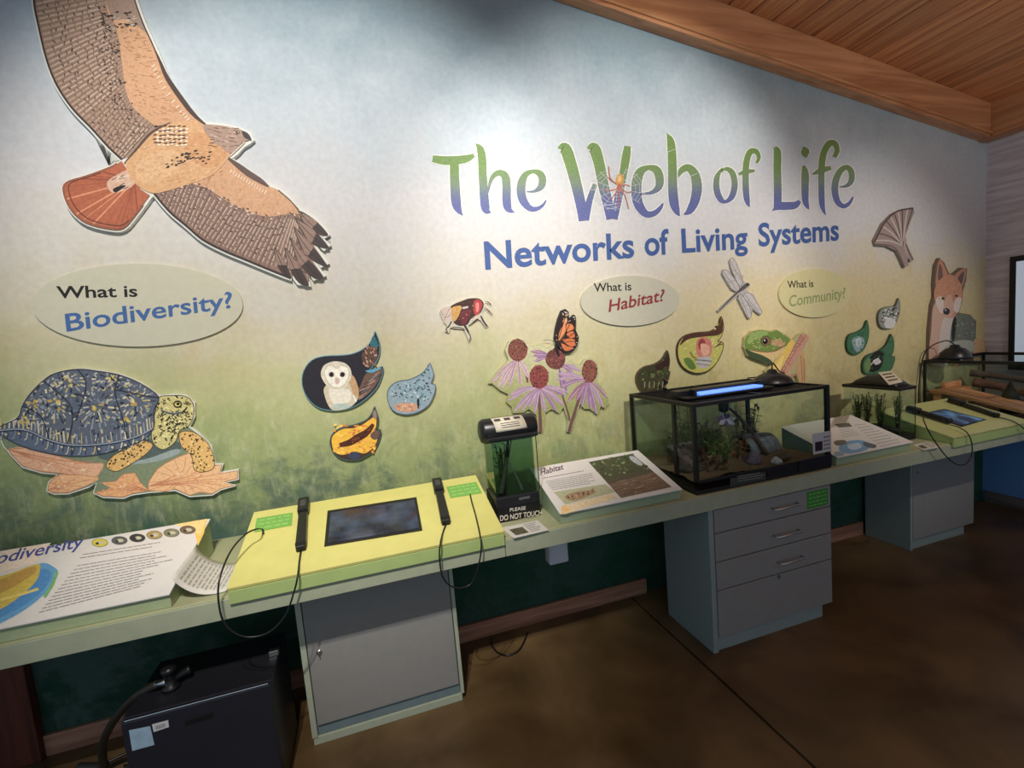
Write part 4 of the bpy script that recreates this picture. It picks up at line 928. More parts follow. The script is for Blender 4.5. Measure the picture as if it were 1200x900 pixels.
# ---------------- title lettering
def grad(px, py):
    t = max(0, min(1, (py-(192-.012*(px-500)))/52)); t = t*t*(3-2*t)
    g, m, b = (116,146,84), (120,138,122), (96,104,158)
    c = [g[i]+(m[i]-g[i])*min(1,t*2) if t < .5 else m[i]+(b[i]-m[i])*(t*2-1) for i in range(3)]
    return rgb(*c)
title = root('title_lettering', at_y(760, 255, -.002), 'green to blue brush lettering reading The Web of Life', 'lettering')
ta = Art(wall_at(.0012), (0,-1,0))
A_, B_, C_ = zm(500,150,7.5), zm(640,150,6), zm(820,150,6)
LET = {
 'letter_t': [A_([(52,270,62),(150,286,78),(250,284,76),(350,270,66),(415,240,34)]), A_([(243,300,80),(246,450,82),(254,600,86),(264,680,80),(286,730,50),(315,768,8)])],
 'letter_h': [A_([(430,138,6),(468,180,58),(486,260,72),(492,400,72),(502,550,76),(512,680,78),(530,728,60),(562,742,12)]), A_([(540,570,10),(562,465,32),(602,408,46),(652,396,56),(692,432,72),(702,520,76),(702,620,76),(710,690,72),(732,725,46),(772,742,6)])],
 'letter_e': [A_([(880,560,12),(950,555,28),(1008,510,62),(1016,440,66),(985,395,56),(930,383,36),(870,410,54),(836,480,74),(830,570,78),(855,650,72),(910,708,52),(970,710,38),(1020,680,26),(1050,635,12)])],
 'letter_w': [B_([(85,140,16),(132,142,78),(172,250,82),(212,400,76),(246,550,72),(262,652,66)]), B_([(280,648,44),(302,520,46),(342,395,34)]), B_([(290,140,16),(336,142,78),(372,250,76),(402,400,76),(436,540,72),(456,640,66)]), B_([(478,640,50),(510,480,56),(540,330,56),(562,200,60),(572,128,46)])],
 'letter_e_': [B_([(660,462,12),(740,455,26),(793,410,52),(795,340,60),(770,292,56),(715,280,36),(660,312,62),(636,390,72),(636,480,72),(656,550,66),(702,605,50),(760,600,40),(800,565,30),(822,530,12)])],
 'letter_b': [B_([(848,38,6),(874,90,50),(884,180,60),(888,300,62),(890,430,66),(900,530,66),(920,590,42),(938,618,8)]), B_([(930,350,8),(950,300,42),(1000,280,52),(1045,330,66),(1060,420,72),(1045,510,66),(1010,580,50),(970,608,12)])],
 'letter_o': [C_([(158,282,10),(122,345,38),(118,430,46),(145,500,42),(182,518,26),(226,480,42),(245,400,44),(230,320,42),(190,288,30),(150,302,10)])],
 'letter_f': [C_([(400,245,20),(415,205,28),(395,165,36),(355,168,42),(330,230,44),(322,330,46),(325,450,46),(335,520,36),(350,556,6)]), C_([(275,325,20),(320,310,32),(385,300,20)])],
 'letter_l': [C_([(524,138,26),(545,170,52),(545,300,54),(548,450,56),(546,566,54)]), C_([(512,580,8),(560,552,52),(620,548,56),(670,542,50),(703,514,26)])],
 'letter_i': [C_([(730,265,22),(740,320,52),(740,430,52),(742,510,46),(755,550,30),(768,572,6)]), C_([(730,132,14),(740,160,58),(742,185,50),(748,208,12)])],
 'letter_f_': [C_([(945,205,32),(965,160,36),(950,112,42),(908,112,46),(870,180,46),(856,280,46),(855,400,44),(858,520,42),(870,580,26),(886,612,6)]), C_([(795,325,14),(850,300,38),(922,280,30)])],
 'letter_e__': [C_([(985,415,10),(1035,405,26),(1065,370,40),(1065,310,42),(1035,277,36),(990,300,42),(956,370,48),(950,450,48),(970,520,42),(1010,550,32),(1050,530,26),(1078,485,14)])],
}
for k, st in LET.items():
    ta.part('white_glow_edge')
    for s_ in st: ta.stroke([(p[0],p[1],p[2]+2.2) for p in s_], 1, rgb(232,232,226), 6)
for k, st in LET.items():
    ta.part(k.rstrip('_'))
    ta.cur = k
    for s_ in st: ta.stroke(s_, 1, grad, 6)
ta.part('spider_web')
wc = B_([(500,430)])[0]
for i in range(13):
    an = i*2*math.pi/13+.2; ta.stroke([wc, (wc[0]+34*math.cos(an), wc[1]+26*math.sin(an))], .35, rgb(214,216,214), smooth=False)
for rr in (7,12,17,22,27,31):
    pts = [(wc[0]+rr*math.cos(i*2*math.pi/13+.2), wc[1]+rr*.77*math.sin(i*2*math.pi/13+.2)) for i in range(14)]
    for i in range(13):
        if (i+rr) % 4: ta.stroke([pts[i], pts[i+1]], .35, rgb(214,216,214), smooth=False)
for s_ in ([(850,170),(905,150)],[(1000,345),(1060,320)],[(925,345),(990,330)],[(400,545),(520,530)],[(420,570),(500,560)]): ta.stroke(B_(s_), .5, rgb(220,222,218), smooth=False)
ta.part('spider')
for s_ in ([(500,400),(450,350),(440,270)],[(505,390),(470,380),(430,345)],[(500,430),(450,440),(400,435)],[(505,440),(480,470),(455,505)],[(525,440),(555,480),(580,570)],[(525,425),(570,455),(605,445)],[(525,410),(560,400),(590,410)],[(515,440),(512,490),(505,550)]):
    ta.stroke(B_(s_), 1.2, rgb(176,96,80))
ta.ell(*B_([(518,365)])[0], 4.6, 7.2, rgb(206,152,74), .1); ta.ell(*B_([(515,358)])[0], 2.2, 4, rgb(226,186,120), .1); ta.ell(*B_([(513,415)])[0], 2.6, 4.2, rgb(190,104,84), .2)
for o in ta.build(title):
    if o.name.startswith('letter_'): o.name = o.name.split('.')[0].rstrip('_')
    if o.name.startswith(('white_glow','spider_web')): o['kind'] = 'stuff'
# ---------------- subtitle
sub = root('subtitle_lettering', at_y(776, 305, -.002), 'blue lettering reading Networks of Living Systems below the title', 'lettering')
sa = Art(wall_at(.0012), (0,-1,0)); D_, E_ = zm(560,250,5.4545), zm(770,245,5.4545)
BL = rgb(62,92,152)
for i, (t, p0, p1, up) in enumerate((('Networks', D_([(48,356)])[0], D_([(1000,278)])[0], (-2.0,-32)), ('of', D_([(1068,268)])[0], E_([(78,284)])[0], (-1.2,-29)),
                          ('Living', E_([(160,276)])[0], E_([(580,248)])[0], (-1.2,-27.5)), ('Systems', E_([(650,236)])[0], E_([(1163,196)])[0], (-.8,-26.5)))):
    sa.part('word%d' % i); sa.text(t, p0, p1, up, BL, .022)
for o in sa.build(sub): o.name = 'word'; o['kind'] = 'stuff'
# ---------------- question ovals
def oval(cx, cy, rx, ry, rot, col, rim, label):
    c, q = math.cos(rot), math.sin(rot)
    f = lambda R: [(cx+(rx+R)*math.cos(t)*c-(ry+R)*math.sin(t)*q, cy+(rx+R)*math.cos(t)*q+(ry+R)*math.sin(t)*c) for t in [2*math.pi*i/64 for i in range(64)]]
    r = root('oval_sign', at_y(cx, cy+ry, -.006), label, 'sign', 'oval question signs on the mural')
    board(r, f(0), .012, plain('oval_board_%d' % cx, col, .55, var=.03))
    return r, Art(wall_at(.012), (0,-1,0))
Fz, Gz = zm(30,300,4.615), zm(670,305,3.5294)
r, a = oval(161, 357.5, 123.5, 48.6, .0, rgb(206,202,178), None, 'oval sign asking What is Biodiversity above the turtle')
a.part('question_line'); a.text('What is', Fz([(170,228)])[0], Fz([(606,219)])[0], (-1.2,-14), rgb(40,38,38), .018)
a.part('topic_word'); a.text('Biodiversity?', Fz([(222,408)])[0], Fz([(1122,278)])[0], (-2.4,-20.5), rgb(64,102,158), .016)
for o in a.build(r): o['kind'] = 'stuff'
r, a = oval(738.5, 352.5, 58, 29.5, -.02, rgb(200,196,174), None, 'oval sign asking What is Habitat over the coneflowers')
a.part('question_line'); a.text('What is', Gz([(92,130)])[0], Gz([(247,124)])[0], (-.6,-10), rgb(44,42,40), .012)
a.part('topic_word'); a.text('Habitat?', Gz([(152,214)])[0], Gz([(386,166)])[0], (-.8,-14), rgb(140,50,52), .016, .15)
for o in a.build(r): o['kind'] = 'stuff'
r, a = oval(954.8, 343.5, 42, 28.5, -.02, rgb(222,212,158), None, 'yellowish oval sign asking What is Community above the frog')
a.part('question_line'); a.text('What is', Gz([(893,115)])[0], Gz([(1000,110)])[0], (-.5,-8.5), rgb(52,46,38), .012)
a.part('topic_word'); a.text('Community?', Gz([(900,192)])[0], Gz([(1133,155)])[0], (-.5,-13), rgb(146,160,100), .010, .1)
for o in a.build(r): o['kind'] = 'stuff'
# ---------------- hawk
def hawk():
    trail_l = [(41,-38),(40,0),(46,33),(55,70),(67,100),(85,127),(107,150),(127,172),(143,187)]
    lead_l = [(150,-30),(158,0),(168,28),(178,50),(188,73),(197,93),(218,123),(230,137),(241,146)]
    head = [(241,146),(255,147),(268,149),(281,152),(291,157),(295,164),(291,166),(284,170),(277,178),(268,185)]
    lead_r = [(268,185),(290,203),(312,217),(326,223),(339,234),(349,246),(368,257),(384,274)]
    tips = [(384,274),(379,277),(369,274),(385.5,289),(380,291),(367,287),(383,310),(377,311),(364,303),(379,324),(368,326),(359,318),(362,334),(350,331),(343,322),(341,326)]
    trail_r = [(341,326),(316,316),(287,304),(263,294),(238,281),(219,265),(199,248),(181,227)]
    tail = [(176,229),(158,253),(145,267),(129,268),(102,261),(85,247),(76,228),(78,215),(102,207),(129,197),(143,189)]
    out = trail_l[::-1][1:][::-1]
    O = spline(trail_l, 4, False)[::-1] + [(60,-62),(100,-72),(135,-55)] + spline(lead_l, 4, False) + head[1:-1] + spline(lead_r, 4, False) + tips[1:-1] + spline(trail_r, 4, False) + spline(tail, 3, False)
    r, a = cutout('hawk_cutout', 'soaring red-tailed hawk cut-out high on the mural', 'cut-out', O, margin=3.2)
    TL = spline(trail_l, 6, False); LL = spline(lead_l, 6, False); TR = spline(trail_r[::-1], 6, False); LR = spline(lead_r, 6, False)
    tan, tan2, dark, org, org2 = rgb(166,138,118), rgb(144,114,100), rgb(74,56,50), rgb(208,160,120), rgb(200,146,104)
    # far wing
    a.part('wing')
    a.poly(TL+[(205,165),(241,150)]+LL[::-1]+[(135,-52),(100,-68),(60,-58)], tan)
    inner = spline([(124,-66),(122,-20),(126,12),(136,32),(141,58),(144,83),(148,108),(158,128),(180,146)], 6, False)
    a.poly(inner[6:]+[(205,165)]+[(241,150)]+LL[::-1][:-1]+[(150,-28)], org)
    a.poly([along(inner,.0),along(inner,.2),along(inner,.32),(150,22),along(LL,.32),along(LL,.15),along(LL,0),(135,-52)], rgb(160,134,118))
    for i in range(46):
        t = i/45; p = along(inner,t); q = along(TL,t)
        a.stroke([p, mixp(p,q,.5), q], .5 if i % 2 else .9, rgb(112,86,74) if i % 2 else rgb(140,112,98), smooth=False)
        if i < 45:
            p2 = along(inner,t+.5/45); q2 = along(TL,t+.5/45)
            a.stroke([mixp(p2,q2,.12), mixp(p2,q2,.97)], random.uniform(.8,1.6), random.choice([rgb(206,182,160), rgb(190,160,138)]), smooth=False)
        for k in range(7):
            v = .14+.12*k+random.uniform(-.05,.05); a.stroke([mixp(p,q,v), mixp(along(inner,t+.015),along(TL,t+.015),v+random.uniform(-.03,.03))], random.uniform(.7,2.2), random.choice([rgb(92,70,62), rgb(118,92,80), rgb(134,106,92), rgb(110,84,70)]), smooth=False)
    for i in range(90):                                 # spotted row of under-coverts
        t = .22+.72*random.random(); p = along(inner,t); d = random.uniform(-22,2); a.ell(p[0]+d, p[1]+random.uniform(-3,3), random.uniform(1,2), .8, random.choice([rgb(52,42,42), rgb(60,50,52)]), .4, 6)
    for i in range(40): a.ell(random.uniform(119,160), random.uniform(14,36), random.uniform(1.4,3), random.uniform(.8,1.3), random.choice([rgb(52,46,48), rgb(78,66,62), rgb(196,182,168)]), random.uniform(-.6,.6), 6)
    for i in range(120):                                # orange lining flecks
        t = random.uniform(.34,.97); s = random.uniform(.1,.8); p = mixp(along(inner,t), along(LL,min(1,t)), s); a.stroke([p, (p[0]+random.uniform(2,7), p[1]+random.uniform(-1,3))], random.uniform(.6,1.2), random.choice([rgb(200,152,112), rgb(214,170,132), rgb(196,146,108)]), smooth=False)
    a.stroke([(p[0],p[1],1.6+4.2*max(0,math.sin(max(0,(i/(len(LL)-1)-.42)/.58)*math.pi))) for i, p in enumerate(LL)], 2, rgb(78,60,56), smooth=False)
    a.stroke(TL, 2.2, rgb(66,52,50), smooth=False)
    for i in range(16): p = along(LL,.5+.03*i); a.stroke([(p[0]-6,p[1]+3),(p[0]-10,p[1]+6)], 1.1, rgb(240,222,200), smooth=False)
    # near wing
    a.part('wing.near')
    a.poly(TR+tips[::-1]+LR[::-1][1:]+[(255,195),(215,215)], tan2)
    inr = spline([(186,222),(212,216),(238,219),(267,236),(291,248),(314,254),(341,250),(352,252)], 6, False)
    a.poly([(186,222)]+inr+LR[::-1][14:]+[(240,198)], org)
    for i in range(40):
        t = i/39; p = along(inr,t); q = along(TR,t) if t < .86 else mixp(along(TR,1), (362,330), (t-.86)/.14)
        a.stroke([p, q], 1.2 if i % 2 else .6, rgb(110,86,76) if i % 2 else rgb(128,102,92), smooth=False)
        if i < 39:
            p2, q2 = along(inr,t+.4/39), along(TR,min(1,t+.4/39)); a.stroke([mixp(p2,q2,.1), mixp(p2,q2,.92)], 1.3, rgb(196,172,152), smooth=False)
        for k in range(6):
            v = .14+.14*k+random.uniform(-.05,.05); a.stroke([mixp(p,q,v), mixp(along(inr,t+.016),along(TR,min(1,t+.016)),v+random.uniform(-.03,.03))], random.uniform(.8,2), random.choice([rgb(92,72,64), rgb(118,94,84), rgb(134,106,94)]), smooth=False)
    for f in ([(349,247),(368,257),(384,274),(379,276),(360,268)],[(346,256),(366,268),(385,289),(380,291),(362,283)],[(344,266),(362,284),(383,310),(377,311),(357,297)],[(340,278),(356,298),(379,324),(368,326),(350,308)],[(334,290),(348,308),(362,334),(350,331),(338,312)],[(322,290),(334,306),(341,325),(332,322),(324,308)]):
        m = [mixp(f[0],p,.45) for p in f]
        a.blob(f, rgb(70,58,56), 4); a.poly([f[0], f[1], mixp(f[1],f[2],.25), mixp(f[3],f[4],.8), f[4]], rgb(150,122,108)); a.stroke([f[0], mixp(f[1],f[4],.5), mixp(f[2],f[3],.5)], .7, rgb(44,36,36))
    for i in range(110):
        t = random.uniform(.08,.98); s = random.uniform(.05,.75); q = along(LR, min(.75, t*.75)); p = mixp(along(inr,t), q, s); a.stroke([p, (p[0]+random.uniform(-2,3), p[1]+random.uniform(2,5))], random.uniform(.6,1.1), random.choice([rgb(200,152,112), rgb(214,170,132), rgb(194,144,106)]), smooth=False)
    for i in range(60): p = along(inr,random.random()); a.ell(p[0]+random.uniform(-4,4), p[1]+random.uniform(-2,5), 1.8, .9, random.choice([rgb(222,200,180), rgb(96,74,66)]), random.random(), 6)
    a.stroke([(268,186,3),(280,195,6),(292,204,7),(305,212,6),(315,219,2)], 4, rgb(96,74,68)); a.stroke(TR, 2.2, rgb(60,48,46), smooth=False); a.stroke([(326,223),(339,234),(350,246)], 1.4, rgb(110,84,70))
    for i in range(14): a.stroke([(272+3.1*i,199+1.9*i),(270+3.1*i,203+1.9*i)], 1.1, rgb(240,216,190), smooth=False)
    # tail
    a.part('tail'); T = spline(tail, 4, False)
    a.poly(T+[(150,200),(165,222)], rgb(180,100,68))
    for i in range(17):
        q = along(T, .08+.78*i/16); a.stroke([(158,212), mixp((158,212),q,.5), q], 1.0 if i % 2 else 1.8, random.choice([rgb(150,76,54), rgb(170,90,62), rgb(222,146,106)]), smooth=False)
    a.stroke(T[2:-2], 2.6, rgb(150,92,70), smooth=False); a.stroke([(p[0]*.93+158*.07, p[1]*.93+212*.07) for p in T[6:-6]], 1.4, rgb(110,60,48), smooth=False)
    a.blob([(126,214),(140,204),(152,200),(160,212),(150,222),(132,226)], rgb(214,176,150))
    for i in range(14): p = (random.uniform(128,150), random.uniform(208,224)); a.stroke([p,(p[0]+6,p[1]-3)], 1, random.choice([rgb(96,74,66), rgb(232,206,184)]), smooth=False)
    a.blob([(133,222),(142,218),(148,218),(143,222),(136,226)], rgb(46,38,38))
    # body
    a.part('body')
    a.blob([(148,190),(165,172),(184,152),(205,144),(228,142),(244,150),(262,160),(270,176),(266,188),(248,206),(222,216),(196,224),(176,226),(156,212)], rgb(214,166,118), 5)
    a.blob([(160,196),(180,180),(200,176),(212,184),(206,200),(184,214),(164,212)], rgb(220,176,130), 5)
    a.blob([(214,160),(240,156),(262,164),(268,178),(256,194),(236,196),(222,180)], rgb(208,154,104), 5)
    for i in range(330):
        p = (random.uniform(156,266), random.uniform(148,222))
        if (p[0]-212)**2/58**2+(p[1]-(186-.0*(p[0]-212)))**2/30**2 < 1: a.stroke([p,(p[0]+random.uniform(2,6),p[1]+random.uniform(-3,0))], random.uniform(.5,1), random.choice([rgb(228,190,150), rgb(200,148,104), rgb(194,136,90)]), smooth=False)
    for i in range(5):
        for k in range(7): a.ell(*jit((183+5.5*k, 149+4.8*i),1), 2.6, .9, rgb(84,66,60), -.15, 6); a.ell(*jit((186+5.5*k, 151+4.8*i),1), 2.0, 1.0, rgb(244,232,214), -.15, 6)
    for i in range(44):
        t = random.random(); p = (196+50*t+random.uniform(-4,4), 199-18*math.sin(t*2.2)+random.uniform(-2,14)*(.4+t*.6)-4); a.ell(p[0], p[1], random.uniform(1.4,2.8), random.uniform(.7,1.2), rgb(62,48,44), -.25, 6)
    a.stroke([(146,192,1),(160,176,2.4),(178,156,3),(200,144,1)], 2, rgb(92,74,68))
    # head
    a.part('head')
    a.blob([(238,148),(252,147),(268,149),(281,152),(290,157),(294,163),(291,165),(284,168),(277,176),(270,180),(258,172),(246,162)], rgb(172,142,124), 5)
    for i in range(46): p = (random.uniform(243,278), random.uniform(149,172)); a.stroke([p,(p[0]+5,p[1]+random.uniform(-.5,1.5))], .8, random.choice([rgb(112,88,78), rgb(206,184,168), rgb(92,72,66)]), smooth=False)
    a.blob([(284,154),(291,157),(295,164),(291,164),(286,161)], rgb(60,54,54), 4); a.ell(279, 156, 2, 1.6, rgb(40,30,26)); a.ell(279.4, 155.6, .7, .6, rgb(230,210,170)); a.stroke([(270,183),(280,174),(287,167)], 1.4, rgb(224,206,190))
    for o in a.build(r): 
        if o.name.startswith('wing'): o.name = 'wing'
        o['kind'] = 'stuff'
hawk()
# ---------------- turtle on leaves
def turtle():
    q = zm(0,420,4.138)
    shell = q([(-15,350),(30,318),(90,285),(112,228),(150,170),(210,110),(270,72),(380,52),(480,62),(580,80),(680,120),(770,185),(748,250),(748,330),(700,392),(600,432),(480,466),(350,474),(200,452),(80,412)])
    head = q([(770,190),(830,180),(900,184),(936,218),(938,280),(912,330),(872,350),(850,405),(790,442),(740,402),(738,322),(757,250)])
    legl = q([(690,398),(742,420),(700,470),(620,522),(560,548),(515,520),(555,468),(630,432)])
    legr = q([(870,365),(910,352),(962,370),(1020,430),(1040,520),(1002,548),(945,542),(928,470),(880,425)])
    lv = [q([(40,440),(140,432),(300,480),(420,508),(500,508),(482,560),(440,592),(330,560),(200,548),(110,522),(60,470)]),
          q([(232,640),(240,600),(290,562),(400,566),(480,580),(420,618),(330,650),(262,652)]),
          q([(460,650),(545,632),(490,602),(560,596),(600,560),(655,555),(680,600),(722,640),(640,655),(600,672),(500,668)]),
          q([(720,600),(760,540),(800,510),(860,480),(920,458),(945,512),(1005,522),(1075,516),(1064,560),(1152,544),(1152,582),(1088,598),(1134,618),(1070,632),(1030,656),(970,648),(920,664),(850,632),(800,645),(720,640)])]
    body = q([(480,470),(700,395),(850,400),(880,430),(840,470),(700,500),(560,500)])
    O = q([(-15,350),(30,318),(90,285),(112,228),(150,170),(210,110),(270,72),(380,52),(480,62),(580,80),(680,120),(770,185),(830,178),(900,182),(940,218),(940,280),(915,332),(962,368),(1022,430),(1042,515),(1078,516),(1066,558),(1155,544),(1155,584),(1092,600),(1136,618),(1072,634),(1030,660),(920,668),(850,638),(720,648),(640,660),(600,676),(500,672),(455,652),(470,600),(430,622),(330,655),(262,656),(228,642),(238,600),(280,562),(200,552),(110,526),(60,474),(20,425)])
    r, a = cutout('turtle_cutout', 'box turtle cut-out walking on fallen leaves above the Biodiversity panel', 'cut-out', O, margin=1.2)
    a.part('ground'); a.poly(O, rgb(126,138,108))
    a.part('leaf')
    for i, l in enumerate(lv):
        c = [rgb(226,176,138), rgb(232,180,128), rgb(228,172,116), rgb(232,184,134)][i]; a.poly(l if i > 1 else spline(l,4), c)
        cx = sum(p[0] for p in l)/len(l); cy = sum(p[1] for p in l)/len(l)
        b0 = min(l, key=lambda p: p[0]) if i < 2 else (mixp(l[-1], l[0], .5) if i == 3 else l[7])
        for p in l[::1]: a.stroke([b0, mixp(mixp(b0,(cx,cy),.6),p,.3), mixp(b0,p,.9)], .6, rgb(196,128,90))
        a.stroke([(p[0],p[1]) for p in l]+[l[0]], .9, rgb(186,122,90), smooth=False)
        for _ in range(16): p = mixp((cx,cy), random.choice(l), random.random()*.8); a.ell(p[0], p[1], random.uniform(1.5,4), 1, random.choice([rgb(240,204,164), rgb(216,148,120), rgb(222,150,104)]), random.uniform(-.6,.3), 7)
    a.part('underside'); a.blob(body, rgb(86,100,96)); a.blob(q([(560,500),(700,490),(850,440),(870,460),(760,500),(620,515)]), rgb(150,164,160))
    a.part('front_leg')
    for L in (legl, legr):
        SL = spline(L,4); a.poly(SL, rgb(222,178,104)); cx = sum(p[0] for p in L)/len(L); cy = sum(p[1] for p in L)/len(L)
        for _ in range(70):
            p = mixp((cx,cy), random.choice(SL), random.random()**.6*.92); a.stroke([p,(p[0]+random.uniform(-2.6,2.6),p[1]+random.uniform(-2,2.6))], random.uniform(1.0,2.2), random.choice([rgb(70,54,38), rgb(110,84,50), rgb(240,214,150), rgb(52,42,34)]), smooth=False)
        a.stroke(SL+[SL[0]], .8, rgb(70,56,42), smooth=False)
    a.part('head'); SH = spline(head,4); a.poly(SH, rgb(206,194,128)); hcx, hcy = 203, 492
    for _ in range(230):
        p = mixp((hcx,hcy), random.choice(SH), random.random()**.6*.93)
        a.stroke([p,(p[0]+random.uniform(-3.4,3.4),p[1]+random.uniform(-3,3.6))], random.uniform(1.1,2.3), random.choice([rgb(52,50,38), rgb(78,74,50), rgb(44,42,36), rgb(236,226,160), rgb(120,116,76)]), smooth=False)
    a.ell(*q([(862,222)])[0], 5.2, 4.4, rgb(46,42,34)); a.ell(*q([(862,222)])[0], 3.6, 2.6, rgb(206,190,100)); a.ell(*q([(864,220)])[0], 1.8, 1.7, rgb(24,20,18))
    a.stroke(q([(780,250),(830,268),(880,262)]), 1.8, rgb(80,90,112)); a.stroke(SH+[SH[0]], .8, rgb(60,58,48), smooth=False)
    # shell
    a.part('shell'); S2 = spline(shell, 4); a.poly(S2, rgb(96,104,118))
    rim = spline(q([(-15,350),(120,345),(240,395),(360,420),(520,412),(660,380),(748,335)]), 6, False)
    a.poly(rim+spline(q([(748,335),(700,392),(600,432),(480,466),(350,474),(200,452),(80,412),(-15,350)]), 4, False), rgb(96,108,128))
    ps = lambda: random.choice([rgb(204,196,164), rgb(190,184,162), rgb(214,206,176), rgb(168,172,172), rgb(200,182,124), rgb(146,154,164), rgb(140,148,156)])
    dk = lambda: random.choice([rgb(54,60,76), rgb(66,74,92), rgb(110,122,140), rgb(48,52,62)])
    for c0, n_, R in (((262,225),15,(78,84)),((468,235),18,(115,100)),((330,115),14,(85,50)),((540,108),15,(95,42)),((668,210),14,(84,84)),((165,220),11,(58,72)),((610,310),10,(70,50)),((130,300),8,(60,40))):
        for s0, s1, w in ((.30,.52,1.6),(.55,.78,2.0),(.80,1.02,2.3)):
            for i in range(n_):
                an = (i+s0)*2*math.pi/n_+random.uniform(-.16,.16); b0, b1 = s0+random.uniform(-.06,.06), s1+random.uniform(-.08,.06)
                P0 = (c0[0]+R[0]*b0*math.cos(an), c0[1]+R[1]*b0*math.sin(an)); P1 = (c0[0]+R[0]*b1*math.cos(an), c0[1]+R[1]*b1*math.sin(an)+4)
                if not (inside(q([P1])[0], S2) and inside(q([P0])[0], S2)): continue
                a.stroke(q([P0,P1]), random.uniform(.7,1)*w, ps() if random.random() < .66 else dk(), smooth=False)
        for _ in range(5): a.ell(*q([(c0[0]+random.uniform(-25,25), c0[1]+random.uniform(-20,20))])[0], random.uniform(1.6,3.6), random.uniform(1.2,2.2), random.choice([rgb(214,190,96), rgb(224,206,140), rgb(190,160,84)]), random.uniform(-1,1), 8)
    for _ in range(230):
        px_, py_ = random.uniform(60,735), random.uniform(70,400)
        top = 60+(px_-400)**2/(900 if px_ < 400 else 1000); bot = 330+(95*(1-((px_-400)/360)**2))
        if top+8 < py_ < bot-14:
            an = random.choice([.3,1.2,-.5,2.2])+random.uniform(-.3,.3); l = random.uniform(10,26)
            if not (inside(q([(px_,py_)])[0], S2) and inside(q([(px_+l*math.cos(an),py_+l*math.sin(an))])[0], S2)): continue
            a.stroke(q([(px_,py_),(px_+l*math.cos(an),py_+l*math.sin(an))]), random.uniform(1.4,2.8), ps() if random.random() < .6 else dk(), smooth=False)
    for i in range(38):
        t = .03+.94*i/37; p = along(rim,t); a.stroke([(p[0]+1,p[1]-1.5),(p[0]+random.uniform(-1,2),p[1]-random.uniform(8,17))], random.uniform(1.1,2.2), ps(), smooth=False)
    for i in range(13):
        t = .05+.07*i; p = along(rim,t); a.stroke([(p[0],p[1]+1.5),(p[0]-1.5,p[1]+9),(p[0]-4,p[1]+11)], 1.5, ps()); a.ell(p[0]+4, p[1]+5, 2.2, 1.3, ps(), .2, 8); a.stroke([(p[0]+6,p[1]+3),(p[0]+5,p[1]+11)], .8, rgb(52,58,74), smooth=False)
    for s_ in ([(215,110),(350,240),(330,420)],[(380,55),(420,130),(370,300)],[(580,80),(560,170),(600,300)],[(110,230),(200,280),(240,390)],[(600,300),(620,390),(640,420)],[(480,360),(470,410),(480,465)],[(350,420),(350,470)],[(560,150),(700,180),(770,190)]): a.stroke(q(s_), 1.3, rgb(44,50,66))
    a.stroke(rim, 1.4, rgb(150,160,174), smooth=False); a.stroke([(p[0],p[1]+1.5) for p in rim], .9, rgb(44,52,68), smooth=False); a.stroke(S2+[S2[0]], 1.0, rgb(52,58,72), smooth=False)
    for o in a.build(r): o['kind'] = 'stuff'
turtle()
